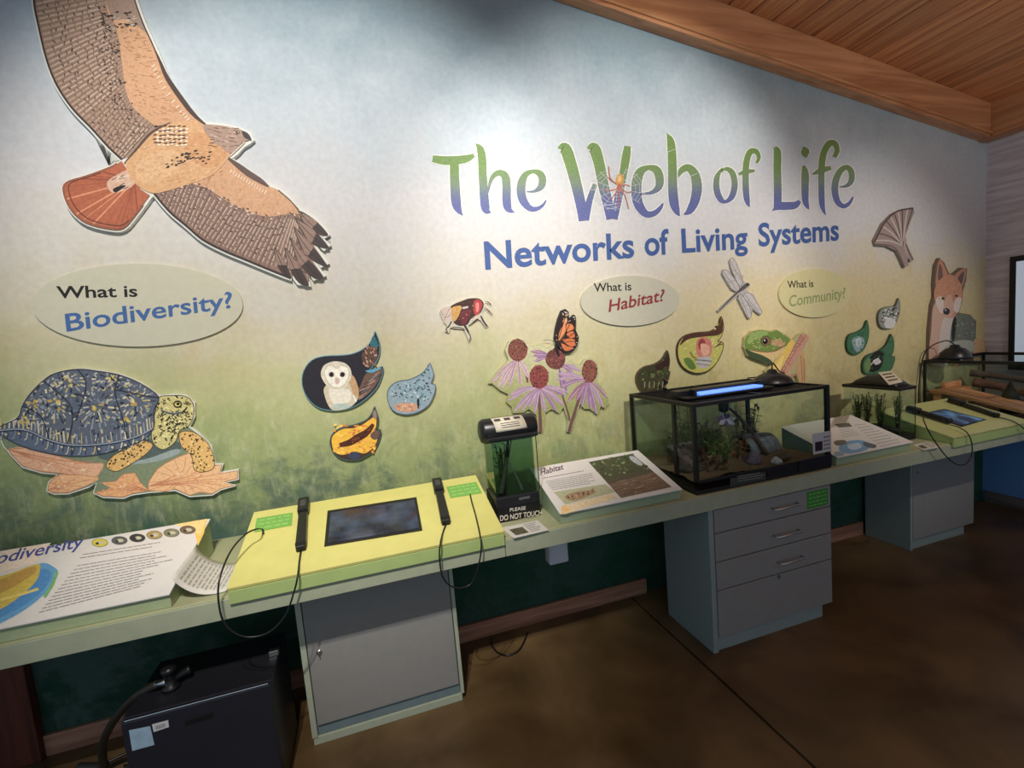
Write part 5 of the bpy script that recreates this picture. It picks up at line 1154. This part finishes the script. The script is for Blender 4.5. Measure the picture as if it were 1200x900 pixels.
# ---------------- leaf-drop pictures
def drop(name, label, pts, q, edge, fill, paint, margin=1.0, off=.016):
    O = spline(q(pts)+q(pts[:1]), 3, False)[:-1]
    r, a = cutout(name, label, 'cut-out', O, 'leaf-shaped picture drops on the mural', margin, off, plain('drop_edge_'+name, edge, .5, var=.04))
    a.part('picture'); a.poly(O, fill); paint(a, q, O)
    for o in a.build(r): o['kind'] = 'stuff'
    return r
def sprinkle(a, O, n, cols, sz=(1,2.5), bias=.85, fl=.6):
    cx = sum(p[0] for p in O)/len(O); cy = sum(p[1] for p in O)/len(O)
    for _ in range(n):
        p = mixp((cx,cy), random.choice(O), random.random()**.6*bias); a.ell(p[0], p[1], random.uniform(*sz), random.uniform(*sz)*fl, random.choice(cols), random.uniform(-1,1), 7)
H_ = zm(345,380,5.294)
def owl(a, q, O):
    a.blob(q([(420,180),(490,130),(515,170),(505,230),(460,270),(430,240)]), rgb(96,70,58)); a.blob(q([(490,70),(515,110),(520,140),(480,140),(470,120)]), rgb(50,110,120))
    for _ in range(30): p = q([(random.uniform(420,515), random.uniform(130,260))])[0]; a.ell(p[0], p[1], 1.8, .9, random.choice([rgb(150,104,84), rgb(70,50,46), rgb(190,150,130)]), 1, 6)
    a.blob(q([(450,300),(540,268),(530,330),(480,410),(400,470),(380,430),(410,380)]), rgb(110,84,72))
    for _ in range(36): t = random.random(); p = q([(390+130*t+random.uniform(-20,10), 450-150*t+random.uniform(-20,25))])[0]; a.stroke([p,(p[0]+5,p[1]-3)], 1, random.choice([rgb(172,140,122), rgb(60,46,44), rgb(84,96,110)]), smooth=False)
    a.blob(q([(440,290),(470,282),(505,275),(535,268),(528,280),(480,300)]), rgb(90,160,190))
    a.blob(q([(195,380),(190,450),(230,528),(300,530),(360,505),(392,460),(395,400),(370,340),(330,300)]), rgb(206,194,168)); a.blob(q([(330,330),(365,320),(395,390),(398,450),(370,440),(350,390)]), rgb(190,152,110))
    a.blob(q([(215,400),(240,490),(300,500),(350,470),(345,410),(290,400)]), rgb(226,218,202)); a.blob(q([(240,500),(330,490),(345,515),(250,530)]), rgb(176,190,180))
    a.blob(q([(165,320),(178,262),(220,236),(265,230),(320,245),(352,290),(345,350),(300,395),(255,405),(205,385)]), rgb(214,206,184))
    a.blob(q([(185,310),(200,265),(238,255),(262,275),(290,255),(330,270),(338,320),(310,375),(265,395),(215,370)]), rgb(236,230,216))
    a.stroke(q([(185,310),(200,265),(238,255),(262,275),(290,255),(330,270),(338,320),(310,375),(265,395),(215,370),(185,310)]), .6, rgb(176,160,136))
    for x in (230,298): a.ell(*q([(x,312)])[0], 3.6, 3.4, rgb(190,178,160)); a.ell(*q([(x,312)])[0], 2.6, 2.8, rgb(30,24,24))
    a.blob(q([(255,335),(275,335),(280,358),(265,372),(252,358)]), rgb(206,176,168)); a.stroke(q([(365,440),(378,470),(385,480)]), 1.4, rgb(236,236,230))
drop('owl_drop', 'largest leaf-shaped picture, a pale barn owl on black', [(500,45),(526,120),(520,200),(492,250),(462,285),(500,290),(546,264),(540,320),(502,400),(430,470),(350,515),(250,532),(150,515),(80,450),(50,370),(60,290),(110,225),(190,200),(300,195),(380,180),(450,140),(490,85)], H_, rgb(90,140,160), rgb(40,38,46), owl)
def bluebird(a, q, O):
    sprinkle(a, O, 150, [rgb(96,150,170), rgb(60,96,110), rgb(190,206,206), rgb(130,170,184), rgb(40,60,70)], (.8,2))
    a.blob(q([(620,510),(660,490),(740,490),(770,510),(740,540),(650,540)]), rgb(200,150,122)); sprinkle(a, q([(620,510),(660,490),(740,490),(770,510),(740,540),(650,540)]), 20, [rgb(226,186,158), rgb(160,110,90)], (.8,1.6))
    a.blob(q([(760,470),(775,465),(772,520),(765,520)]), rgb(30,40,50))
drop('bluebird_drop', 'blue-grey leaf-shaped picture right of the owl', [(840,243),(862,310),(846,368),(872,378),(866,430),(830,500),(760,545),(680,557),(610,530),(580,460),(590,400),(640,360),(720,345),(790,310),(825,275)], H_, rgb(84,104,120), rgb(146,164,176), bluebird)
def yellowfl(a, q, O):
    a.blob(q([(240,690),(300,650),(390,640),(470,590),(505,570),(505,640),(470,690),(515,690),(500,750),(440,800),(370,790),(300,810),(250,790),(232,740)]), rgb(240,184,52), 4)
    for _ in range(60): p = q([(random.uniform(245,500), random.uniform(620,800))])[0]; a.ell(p[0], p[1], 2.4, 1.2, random.choice([rgb(250,206,84), rgb(226,150,40), rgb(236,170,70), rgb(210,120,50)]), random.uniform(-1,1), 7)
    a.stroke(q([(280,750,26),(340,735,40),(400,700,46),(450,670,40),(490,620,20)]), 6, rgb(84,44,30)); sprinkle(a, q([(300,745),(360,720),(420,690),(470,650),(430,700),(350,740)]), 26, [rgb(50,28,24), rgb(140,70,40)], (.8,1.8), 1)
    a.blob(q([(470,690),(500,660),(528,668),(515,710),(490,715)]), rgb(110,84,76)); a.blob(q([(330,820),(380,790),(410,820),(370,838)]), rgb(60,70,96))
    a.blob(q([(485,560),(500,530),(512,570),(500,590)]), rgb(150,130,120))
drop('flower_drop', 'yellow flower leaf-shaped picture below the owl', [(497,513),(517,580),(510,640),(482,682),(532,656),(522,720),(482,790),(400,837),(310,837),(250,802),(223,740),(240,680),(300,645),(380,625),(450,595),(485,550)], H_, rgb(66,96,92), rgb(74,54,46), yellowfl)
I_ = zm(735,295,5.4545)
def woods(a, q, O):
    sprinkle(a, O, 90, [rgb(70,84,44), rgb(54,60,36), rgb(110,116,72), rgb(86,70,50)], (1,2.4)); a.blob(q([(180,730),(240,690),(262,650),(268,720),(240,740),(200,760)]), rgb(58,36,28))
    for x in (110,140,170,200,225): a.stroke(q([(x,870),(x+3,830)]), 1.2, rgb(150,140,116))
drop('woods_drop', 'dark woodland leaf-shaped picture just above the terrarium lid', [(258,635),(268,690),(262,750),(245,775),(270,765),(262,810),(240,860),(200,895),(140,900),(95,885),(65,830),(70,780),(110,740),(180,720),(230,685)], I_, rgb(92,72,54), rgb(62,62,38), woods)
def robin(a, q, O):
    sprinkle(a, O, 60, [rgb(200,196,110), rgb(170,176,84), rgb(216,206,140)], (1.2,3)); a.blob(q([(335,600),(370,540),(440,520),(540,510),(590,470),(605,425),(612,480),(590,530),(470,545),(390,560)]), rgb(86,54,40))
    a.blob(q([(440,620),(450,560),(490,545),(535,570),(540,640),(510,680),(460,680)]), rgb(206,126,110)); a.blob(q([(455,580),(480,555),(500,580),(490,620),(460,620)]), rgb(150,60,54)); a.blob(q([(470,590),(520,600),(525,650),(480,660)]), rgb(226,170,140))
    a.blob(q([(450,680),(520,670),(540,700),(500,745),(450,730)]), rgb(190,186,182)); a.stroke(q([(430,690),(540,700)]), 1.2, rgb(110,100,100)); a.stroke(q([(440,715),(530,725)]), 1, rgb(120,112,110)); a.stroke(q([(400,640),(420,670),(445,680)]), 1.6, rgb(140,100,60))
    a.blob(q([(360,690),(400,680),(440,740),(400,750)]), rgb(100,130,60)); a.stroke(q([(560,610),(590,595),(610,590)]), 1.4, rgb(110,80,50)); a.stroke(q([(575,600),(605,575)]), 1.2, rgb(110,80,50))
drop('chick_drop', 'bright leaf-shaped picture of a red and white chick above the terrarium', [(603,418),(614,480),(600,540),(575,575),(612,585),(600,650),(560,720),(500,765),(430,772),(365,740),(330,680),(328,600),(365,545),(440,520),(540,510),(590,470)], I_, rgb(84,60,42), rgb(196,190,96), robin)
J_ = zm(980,230,4.09)
def greenl(a, q, O):
    a.blob(q([(75,690),(110,670),(135,690),(125,730),(95,745)]), rgb(150,176,176)); a.blob(q([(90,690),(115,680),(120,710),(100,720)]), rgb(200,212,212)); sprinkle(a, O, 20, [rgb(60,120,76), rgb(40,84,56), rgb(96,150,104)], (.8,1.8))
drop('green_drop', 'small plain green leaf-shaped picture right of the frog', [(148,596),(156,640),(150,690),(130,735),(95,757),(62,745),(52,705),(65,665),(105,650),(135,630)], J_, rgb(46,86,56), rgb(70,120,84), greenl, .6)
def lichen(a, q, O):
    sprinkle(a, O, 60, [rgb(220,220,206), rgb(110,116,104), rgb(60,64,58), rgb(236,236,226)], (.8,2.2)); a.blob(q([(235,595),(255,580),(285,600),(270,630),(235,628)]), rgb(222,218,214))
drop('speckled_drop', 'grey speckled leaf-shaped picture below the gilled mushroom fan', [(300,490),(305,530),(298,575),(280,615),(245,634),(212,622),(203,580),(215,545),(250,530),(285,525)], J_, rgb(96,100,90), rgb(150,152,138), lichen, .6)
def badger(a, q, O):
    a.blob(q([(150,790),(190,745),(225,745),(222,800),(200,835),(160,840)]), rgb(44,40,36)); a.blob(q([(175,790),(200,778),(215,795),(190,808)]), rgb(220,216,208)); a.stroke(q([(165,810),(185,785),(205,775)]), 1, rgb(236,232,226)); a.blob(q([(135,800),(160,775),(165,820),(145,845)]), rgb(120,150,90)); sprinkle(a, O, 18, [rgb(60,110,70), rgb(50,96,60)], (.8,2))
drop('badger_drop', 'green leaf-shaped picture with a dark animal above the small tank', [(265,662),(276,700),(272,745),(262,770),(280,770),(270,815),(245,842),(180,850),(135,845),(130,800),(150,765),(200,745),(240,715)], J_, rgb(50,80,54), rgb(74,120,84), badger, .6)
# ---------------- bee
def bee():
    q = zm(505,335,12)
    O = q([(150,330),(200,300),(270,290),(330,255),(430,210),(540,172),(620,168),(690,182),(745,240),(752,290),(715,385),(760,470),(805,560),(780,585),(700,480),(650,455),(560,530),(520,560),(545,650),(565,720),(545,790),(515,700),(470,610),(430,600),(320,590),(270,580),(250,660),(205,640),(235,560),(190,510),(160,440),(135,380)])
    r, a = cutout('bee_cutout', 'furry bee cut-out flying left of the coneflowers', 'cut-out', O, margin=.5, off=.012, mat=plain('bee_board', rgb(204,198,178), .6))
    a.part('body'); a.blob(q([(275,300),(340,250),(430,215),(540,178),(680,182),(742,255),(705,370),(640,412),(560,470),(510,545),(400,562),(320,512),(290,400)]), rgb(70,48,42))
    a.blob(q([(285,320),(350,285),(430,290),(400,400),(360,470),(320,500),(295,420)]), rgb(206,156,84)); a.blob(q([(600,230),(660,190),(715,230),(715,310),(660,405),(610,390)]), rgb(176,60,62)); a.blob(q([(630,250),(670,240),(675,330),(640,370)]), rgb(220,130,120))
    a.blob(q([(420,380),(520,330),(570,340),(540,440),(480,540),(430,530)]), rgb(110,44,52)); a.blob(q([(440,300),(520,285),(520,310),(450,325)]), rgb(206,180,176))
    for _ in range(50): p = q([(random.uniform(300,700), random.uniform(220,520))])[0]; a.stroke([p,(p[0]+random.uniform(-1,1.5),p[1]+random.uniform(0,1.6))], .5, random.choice([rgb(48,34,32), rgb(150,90,60), rgb(226,186,120), rgb(120,70,60)]), smooth=False)
    a.part('wing'); a.blob(q([(160,330),(200,305),(275,300),(285,400),(270,490),(190,505),(170,430)]), rgb(206,186,174)); 
    for s_ in ([(270,310),(220,400),(190,490)],[(280,400),(230,440),(170,440)],[(140,345),(160,400),(185,410)]): a.stroke(q(s_), .5, rgb(110,92,86))
    a.part('leg')
    for s_ in ([(470,550,30),(510,620,28),(530,655,26)],[(525,655,16),(555,715,14),(540,780,12)],[(290,500,18),(250,570,18),(215,600,14),(230,650,14)],[(300,580,10),(420,590,12),(480,620,10)],[(700,420,20),(740,500,24),(790,570,24)],[(560,540,10),(620,490,16),(660,460,12)]): a.stroke(q(s_), 1, rgb(64,50,48))
    a.part('antenna'); 
    for s_ in ([(770,220,10),(815,235,14),(850,275,10)],[(765,310,10),(810,350,14),(865,405,10)]): a.stroke(q(s_), 1, rgb(84,66,76))
    for o in a.build(r): o['kind'] = 'stuff'
bee()
# ---------------- coneflowers and monarch
def flowers():
    q = zm(565,355,6)
    O = q([(50,570),(100,500),(190,400),(165,330),(190,275),(250,252),(310,275),(335,310),(400,295),(460,320),(500,300),(530,330),(570,370),(620,410),(690,440),(720,400),(770,390),(808,420),(808,500),(800,545),(850,600),(885,660),(890,700),(860,740),(840,700),(810,780),(760,740),(720,740),(690,700),(650,790),(640,850),(620,905),(600,905),(610,820),(575,730),(540,770),(490,740),(440,770),(420,905),(400,905),(390,790),(330,740),(290,765),(220,770),(215,730),(175,695),(190,640),(130,610),(70,560)])
    r, a = cutout('coneflower_cutout', 'bunch of purple coneflowers cut-out above the Habitat panel', 'cut-out', O, margin=.8, off=.018, mat=plain('coneflower_board', rgb(184,180,140), .6, var=.05))
    a.part('ground'); a.poly(O, lambda x, y: rgb(*[c0+(c1-c0)*max(0,min(1,(y-400)/80)) for c0, c1 in ((206,150),(200,156),(164,92))]))
    a.part('stem')
    for s_ in ([(290,420,12),(310,500,16),(320,560,14)],[(395,610,16),(405,760,22),(410,905,26)],[(715,570,14),(660,740,20),(610,905,24)],[(560,640,12),(600,760,14),(615,830,14)]): a.stroke(q(s_), 1, rgb(112,78,76))
    def petals(c, tips, cols):
        a.part('petal')
        for t in tips:
            w = random.uniform(20,30); m = (c[0]*.5+t[0]*.5, c[1]*.5+t[1]*.5-18)
            a.stroke(q([(c[0],c[1],8),(m[0],m[1],w),(mixp(m,t,.6)[0],mixp(m,t,.6)[1],w*1.05),(t[0],t[1],8)]), 1, random.choice(cols)); a.stroke(q([c,m,t]), .5, rgb(120,84,124)); a.stroke(q([(c[0]+5,c[1]+2),(m[0]+6,m[1]+3),(t[0]+3,t[1]-4)]), .45, rgb(222,196,214))
    def cone(cx, cy, rx, ry, base):
        a.part('cone'); a.ell(*q([(cx,cy)])[0], rx/6, ry/6, base)
        for _ in range(90):
            t = random.random()*6.28; k = random.random()**.5; p = q([(cx+rx*k*math.cos(t), cy+ry*k*math.sin(t))])[0]; a.ell(p[0], p[1], .8, 1.1, random.choice([rgb(136,78,62), rgb(88,46,44), rgb(156,94,72), rgb(64,46,40), rgb(150,76,76)]), 0, 6)
    pur = [rgb(158,122,156), rgb(142,104,148), rgb(178,148,170), rgb(160,118,134)]
    petals((250,390), [(70,560),(110,590),(140,600),(190,590),(270,580),(330,530)], [rgb(196,160,172), rgb(184,142,160), rgb(206,176,180)]); cone(250,332,70,78,rgb(126,76,64))
    petals((500,390), [(340,340),(360,370),(370,410)], pur)
    petals((540,440), [(600,640),(560,600),(690,480),(640,500)], pur); cone(515,395,70,72,rgb(112,64,62))
    petals((740,540), [(520,540),(560,590),(600,700),(660,690),(700,730),(760,740),(800,780),(850,735),(880,670),(530,500)], pur); cone(755,480,54,82,rgb(130,80,66))
    petals((400,590), [(180,690),(195,650),(225,765),(280,760),(330,735),(370,770),(440,765),(520,760),(570,720),(580,650),(600,630)], pur); cone(400,520,68,84,rgb(140,64,62))
    for o in a.build(r): o['kind'] = 'stuff'
    # monarch
    q = zm(540,330,6)
    O = q([(735,195),(757,215),(762,270),(795,235),(808,255),(805,340),(828,390),(815,455),(780,492),(735,500),(700,478),(680,440),(664,400),(672,330),(690,260),(712,205)])
    r, a = cutout('butterfly_cutout', 'orange monarch butterfly cut-out on the coneflowers', 'cut-out', O, margin=.5, off=.024, mat=M_BLACKM)
    a.part('wing'); a.poly(spline(O,3), rgb(46,34,32))
    for c in ([(690,370),(715,310),(735,300),(735,360),(710,400),(690,420)],[(745,300),(780,300),(795,330),(770,345),(745,350)],[(745,365),(790,350),(800,390),(765,395)],[(715,410),(760,400),(800,410),(800,450),(760,450)],[(705,430),(750,455),(790,462),(760,485),(725,480)],[(720,270),(745,260),(745,290),(722,300)]): a.blob(q(c), random.choice([rgb(216,124,66), rgb(224,140,84), rgb(206,110,60)]), 4)
    for s_ in ([(690,420),(740,350),(770,290)],[(700,430),(770,380),(810,350)],[(700,440),(770,420),(815,430)],[(690,400),(710,330),(730,260)]): a.stroke(q(s_), .8, rgb(40,28,28))
    for _ in range(26): t = random.choice(spline(O,3)); p = mixp(t, q([(740,370)])[0], .1); a.ell(p[0], p[1], .5, .5, rgb(232,222,206), 0, 6)
    for _ in range(14): p = q([(random.uniform(715,755), random.uniform(210,280))])[0]; a.ell(p[0], p[1], .8, .6, random.choice([rgb(220,200,180), rgb(190,150,120)]), 0, 6)
    a.part('body'); a.stroke(q([(668,430,14),(672,470,20),(690,520,12)]), 1, rgb(40,34,36)); a.stroke(q([(660,425),(620,410),(580,415)]), .5, rgb(60,52,50))
    for o in a.build(r): o['kind'] = 'stuff'
flowers()
# ---------------- dragonfly
def dragonfly():
    q = I_
    W4 = [q([(655,60),(672,38),(700,80),(725,150),(740,200),(715,215),(690,170),(665,110)]), q([(610,120),(640,120),(690,180),(720,235),(705,255),(670,240),(640,195),(612,150)]),
          q([(720,270),(745,290),(775,340),(795,400),(778,428),(760,405),(735,350),(710,300)]), q([(745,265),(790,270),(830,330),(860,380),(850,400),(825,385),(790,345),(750,300)])]
    O = q([(655,60),(672,38),(700,80),(725,150),(742,150),(738,190),(770,200),(785,215),(760,235),(775,262),(805,270),(835,330),(862,380),(850,402),(800,365),(797,405),(778,430),(735,355),(708,300),(725,262),(650,325),(580,386),(577,378),(640,315),(700,258),(668,240),(638,195),(608,140),(612,115),(640,118),(690,175),(665,110)])
    r, a = cutout('dragonfly_cutout', 'grey dragonfly cut-out between the Habitat and Community ovals', 'cut-out', O, margin=.4, off=.014, mat=plain('dragonfly_board', rgb(186,182,176), .6))
    a.part('wing')
    for w in W4:
        a.blob(w, rgb(196,190,186), 4); a.stroke(spline(w,3), .5, rgb(96,88,84), smooth=False)
        a.stroke([w[0], w[4] if len(w) > 4 else w[-1]], .5, rgb(120,110,106)); a.stroke([w[-2], w[2]], .4, rgb(150,140,136)); a.stroke([w[-1], w[3]], .4, rgb(150,142,138))
    a.part('body'); a.stroke(q([(580,382,6),(640,322,10),(700,265,12),(735,235,24),(765,212,22),(780,206,8)]), 1, rgb(96,86,84)); a.ell(*q([(770,210)])[0], 2.2, 1.8, rgb(70,64,66))
    for o in a.build(r): o['kind'] = 'stuff'
dragonfly()
# ---------------- frog with log
def frog():
    q = I_
    O = q([(750,610),(755,550),(800,510),(860,500),(920,510),(950,500),(990,520),(1030,545),(1060,570),(1100,530),(1130,520),(1160,550),(1120,630),(1140,720),(1140,830),(1100,835),(1085,775),(1050,780),(1010,812),(960,800),(890,790),(885,765),(930,720),(900,715),(850,690),(770,660)])
    r, a = cutout('frog_cutout', 'green tree frog cut-out with a pinkish log above the terrarium', 'cut-out', O, margin=.8, off=.022, mat=plain('frog_board', rgb(190,180,130), .6))
    a.part('head'); a.blob(q([(752,610),(758,550),(800,512),(860,502),(920,512),(955,502),(1000,530),(1040,560),(1035,600),(990,640),(930,690),(860,650),(780,630)]), rgb(116,140,64))
    a.blob(q([(800,520),(860,505),(900,515),(880,545),(820,560),(780,590),(765,570)]), rgb(146,172,92)); a.blob(q([(780,630),(860,640),(940,640),(1000,610),(1030,600),(1000,640),(940,690),(925,715),(860,680)]), rgb(222,190,130)); a.blob(q([(755,620),(800,640),(870,665),(925,700),(920,725),(850,700),(780,670)]), rgb(70,84,56))
    a.stroke(q([(790,628),(860,640),(930,638),(1000,605)]), 1.1, rgb(150,96,70)); a.blob(q([(920,570),(970,560),(1010,580),(990,605),(930,600)]), rgb(196,150,110))
    for _ in range(50): p = q([(random.uniform(770,1010), random.uniform(520,620))])[0]; a.ell(p[0], p[1], 1.4, .8, random.choice([rgb(96,120,54), rgb(160,180,110), rgb(130,150,84), rgb(190,190,120)]), 0, 6)
    a.part('eye'); a.ell(*q([(885,570)])[0], 6, 6.4, rgb(84,100,50)); a.ell(*q([(887,572)])[0], 4.6, 5, rgb(150,104,84)); a.ell(*q([(882,572)])[0], 3, 3.6, rgb(24,22,22)); a.ell(*q([(878,566)])[0], 1, 1, rgb(230,230,226))
    a.part('belly'); a.blob(q([(890,785),(930,720),(990,650),(1040,570),(1070,580),(1030,680),(985,770),(950,798)]), rgb(230,192,92)); a.blob(q([(900,780),(950,730),(1000,660),(980,740),(940,790)]), rgb(240,214,130))
    a.part('log'); a.poly(q([(965,785),(1105,530),(1135,520),(1162,550),(1010,812)]), rgb(206,152,128)); a.poly(q([(1105,640),(1125,640),(1142,720),(1142,832),(1100,836),(1085,740)]), rgb(212,166,116))
    a.poly(q([(1010,805),(1080,770),(1088,785),(1030,815)]), rgb(190,140,110))
    for i in range(16): t = i/15; p0 = mixp(q([(965,785)])[0], q([(1105,530)])[0], t); a.stroke([p0,(p0[0]+random.uniform(3,8),p0[1]+random.uniform(-2,5))], .8, random.choice([rgb(156,104,88), rgb(226,184,160), rgb(176,120,100)]), smooth=False)
    for s_ in ([(985,795),(1080,620),(1145,530)],[(975,780),(1110,535)],[(1110,660),(1120,830)],[(1128,680),(1132,830)]): a.stroke(q(s_), .7, rgb(150,98,80), smooth=False)
    for o in a.build(r): o['kind'] = 'stuff'
frog()
# ---------------- gilled mushroom fan
def fan():
    q = J_
    O = q([(185,210),(195,190),(225,130),(270,85),(310,65),(365,55),(372,75),(345,140),(330,190),(335,230),(370,305),(355,312),(330,260),(345,330),(330,340),(290,260),(240,235),(190,232)])
    r, a = cutout('mushroom_fan_cutout', 'grey gilled fan cut-out high up near the far corner', 'cut-out', O, margin=.6, off=.02, mat=plain('fan_board', rgb(150,136,128), .6))
    a.part('cap'); a.poly(O, rgb(166,146,138))
    for i in range(10):
        t = i/9; tip = along(q([(190,212),(225,135),(270,88),(310,68),(366,60)]), t); a.stroke([q([(318,235)])[0], mixp(q([(318,215)])[0], tip, .5), tip], 1.1 if i % 2 else 1.8, rgb(86,70,68) if i % 2 else rgb(206,190,180))
    a.stroke(q([(186,215),(200,185),(228,132),(270,86),(310,66),(370,58)]), 1.8, rgb(90,76,74)); a.stroke(q([(190,230),(250,235),(290,258),(325,335)]), 1.2, rgb(110,92,90)); a.stroke(q([(335,230),(352,275),(368,305)]), 1.6, rgb(120,100,96)); a.stroke(q([(345,150),(330,190),(328,240),(345,300)]), 1.6, rgb(190,166,156))
    for o in a.build(r): o['kind'] = 'stuff'
fan()
# ---------------- fox and porcupine
def fox():
    q = J_
    O = q([(445,800),(450,640),(462,520),(475,480),(472,420),(480,330),(495,298),(515,320),(540,375),(570,370),(600,345),(624,348),(620,400),(605,450),(600,510),(585,560),(640,570),(668,600),(665,680),(700,690),(715,740),(705,800)])
    r, a = cutout('fox_cutout', 'red fox cut-out with a bristly grey animal near the far corner', 'cut-out', O, margin=.8, off=.022, mat=plain('fox_board', rgb(120,100,84), .6))
    a.part('body'); a.blob(q([(448,800),(455,640),(468,520),(520,500),(570,560),(560,640),(545,720),(540,800)]), rgb(214,172,146)); a.blob(q([(490,800),(500,640),(520,580),(560,590),(550,700),(540,800)]), rgb(214,200,186))
    a.part('ear'); a.blob(q([(478,430),(484,340),(496,302),(514,325),(536,385),(520,430)]), rgb(200,138,104),4); a.blob(q([(488,400),(490,345),(498,325),(508,355),(510,400)]), rgb(120,96,88),4); a.blob(q([(565,385),(600,350),(622,352),(616,400),(598,440),(575,430)]), rgb(196,136,104),4); a.blob(q([(580,400),(602,366),(612,370),(600,420)]), rgb(110,90,84),4)
    a.part('face'); a.blob(q([(470,490),(478,430),(520,380),(565,382),(600,430),(602,500),(580,560),(540,585),(510,560)]), rgb(206,144,108)); a.blob(q([(475,500),(505,480),(520,540),(500,560)]), rgb(226,206,190)); a.blob(q([(600,490),(575,490),(560,540),(585,555)]), rgb(226,206,190)); a.blob(q([(520,500),(540,470),(560,500),(560,560),(535,585),(512,560)]), rgb(214,170,146)); a.ell(*q([(528,552)])[0], 4, 4, rgb(60,50,52)); a.ell(*q([(524,546)])[0], 1, 1, rgb(200,200,200))
    for x, y in ((512,490),(575,478)): a.ell(*q([(x,y)])[0], 2, 1.4, rgb(60,40,30))
    for _ in range(40): p = q([(random.uniform(480,600), random.uniform(390,490))])[0]; a.stroke([p,(p[0]+random.uniform(-1,1),p[1]+3)], .6, random.choice([rgb(226,160,118), rgb(176,100,70), rgb(214,146,104)]), smooth=False)
    a.part('bristly_animal'); a.blob(q([(545,700),(552,620),(570,575),(610,565),(655,585),(668,640),(660,720),(600,760),(550,760)]), rgb(116,120,104)); a.blob(q([(552,660),(560,590),(575,580),(570,660),(560,700)]), rgb(40,38,36)); a.blob(q([(660,690),(700,690),(714,740),(705,795),(660,790)]), rgb(214,170,120))
    for _ in range(90): p = q([(random.uniform(565,665), random.uniform(580,760))])[0]; a.stroke([p,(p[0]+random.uniform(-2,2),p[1]+random.uniform(-2,2))], .7, random.choice([rgb(190,196,176), rgb(70,74,64), rgb(150,156,136)]), smooth=False)
    a.part('lower_fur'); a.blob(q([(500,760),(540,710),(600,690),(660,700),(640,760),(560,800)]), rgb(176,180,164))
    for o in a.build(r): o['kind'] = 'stuff'
fox()
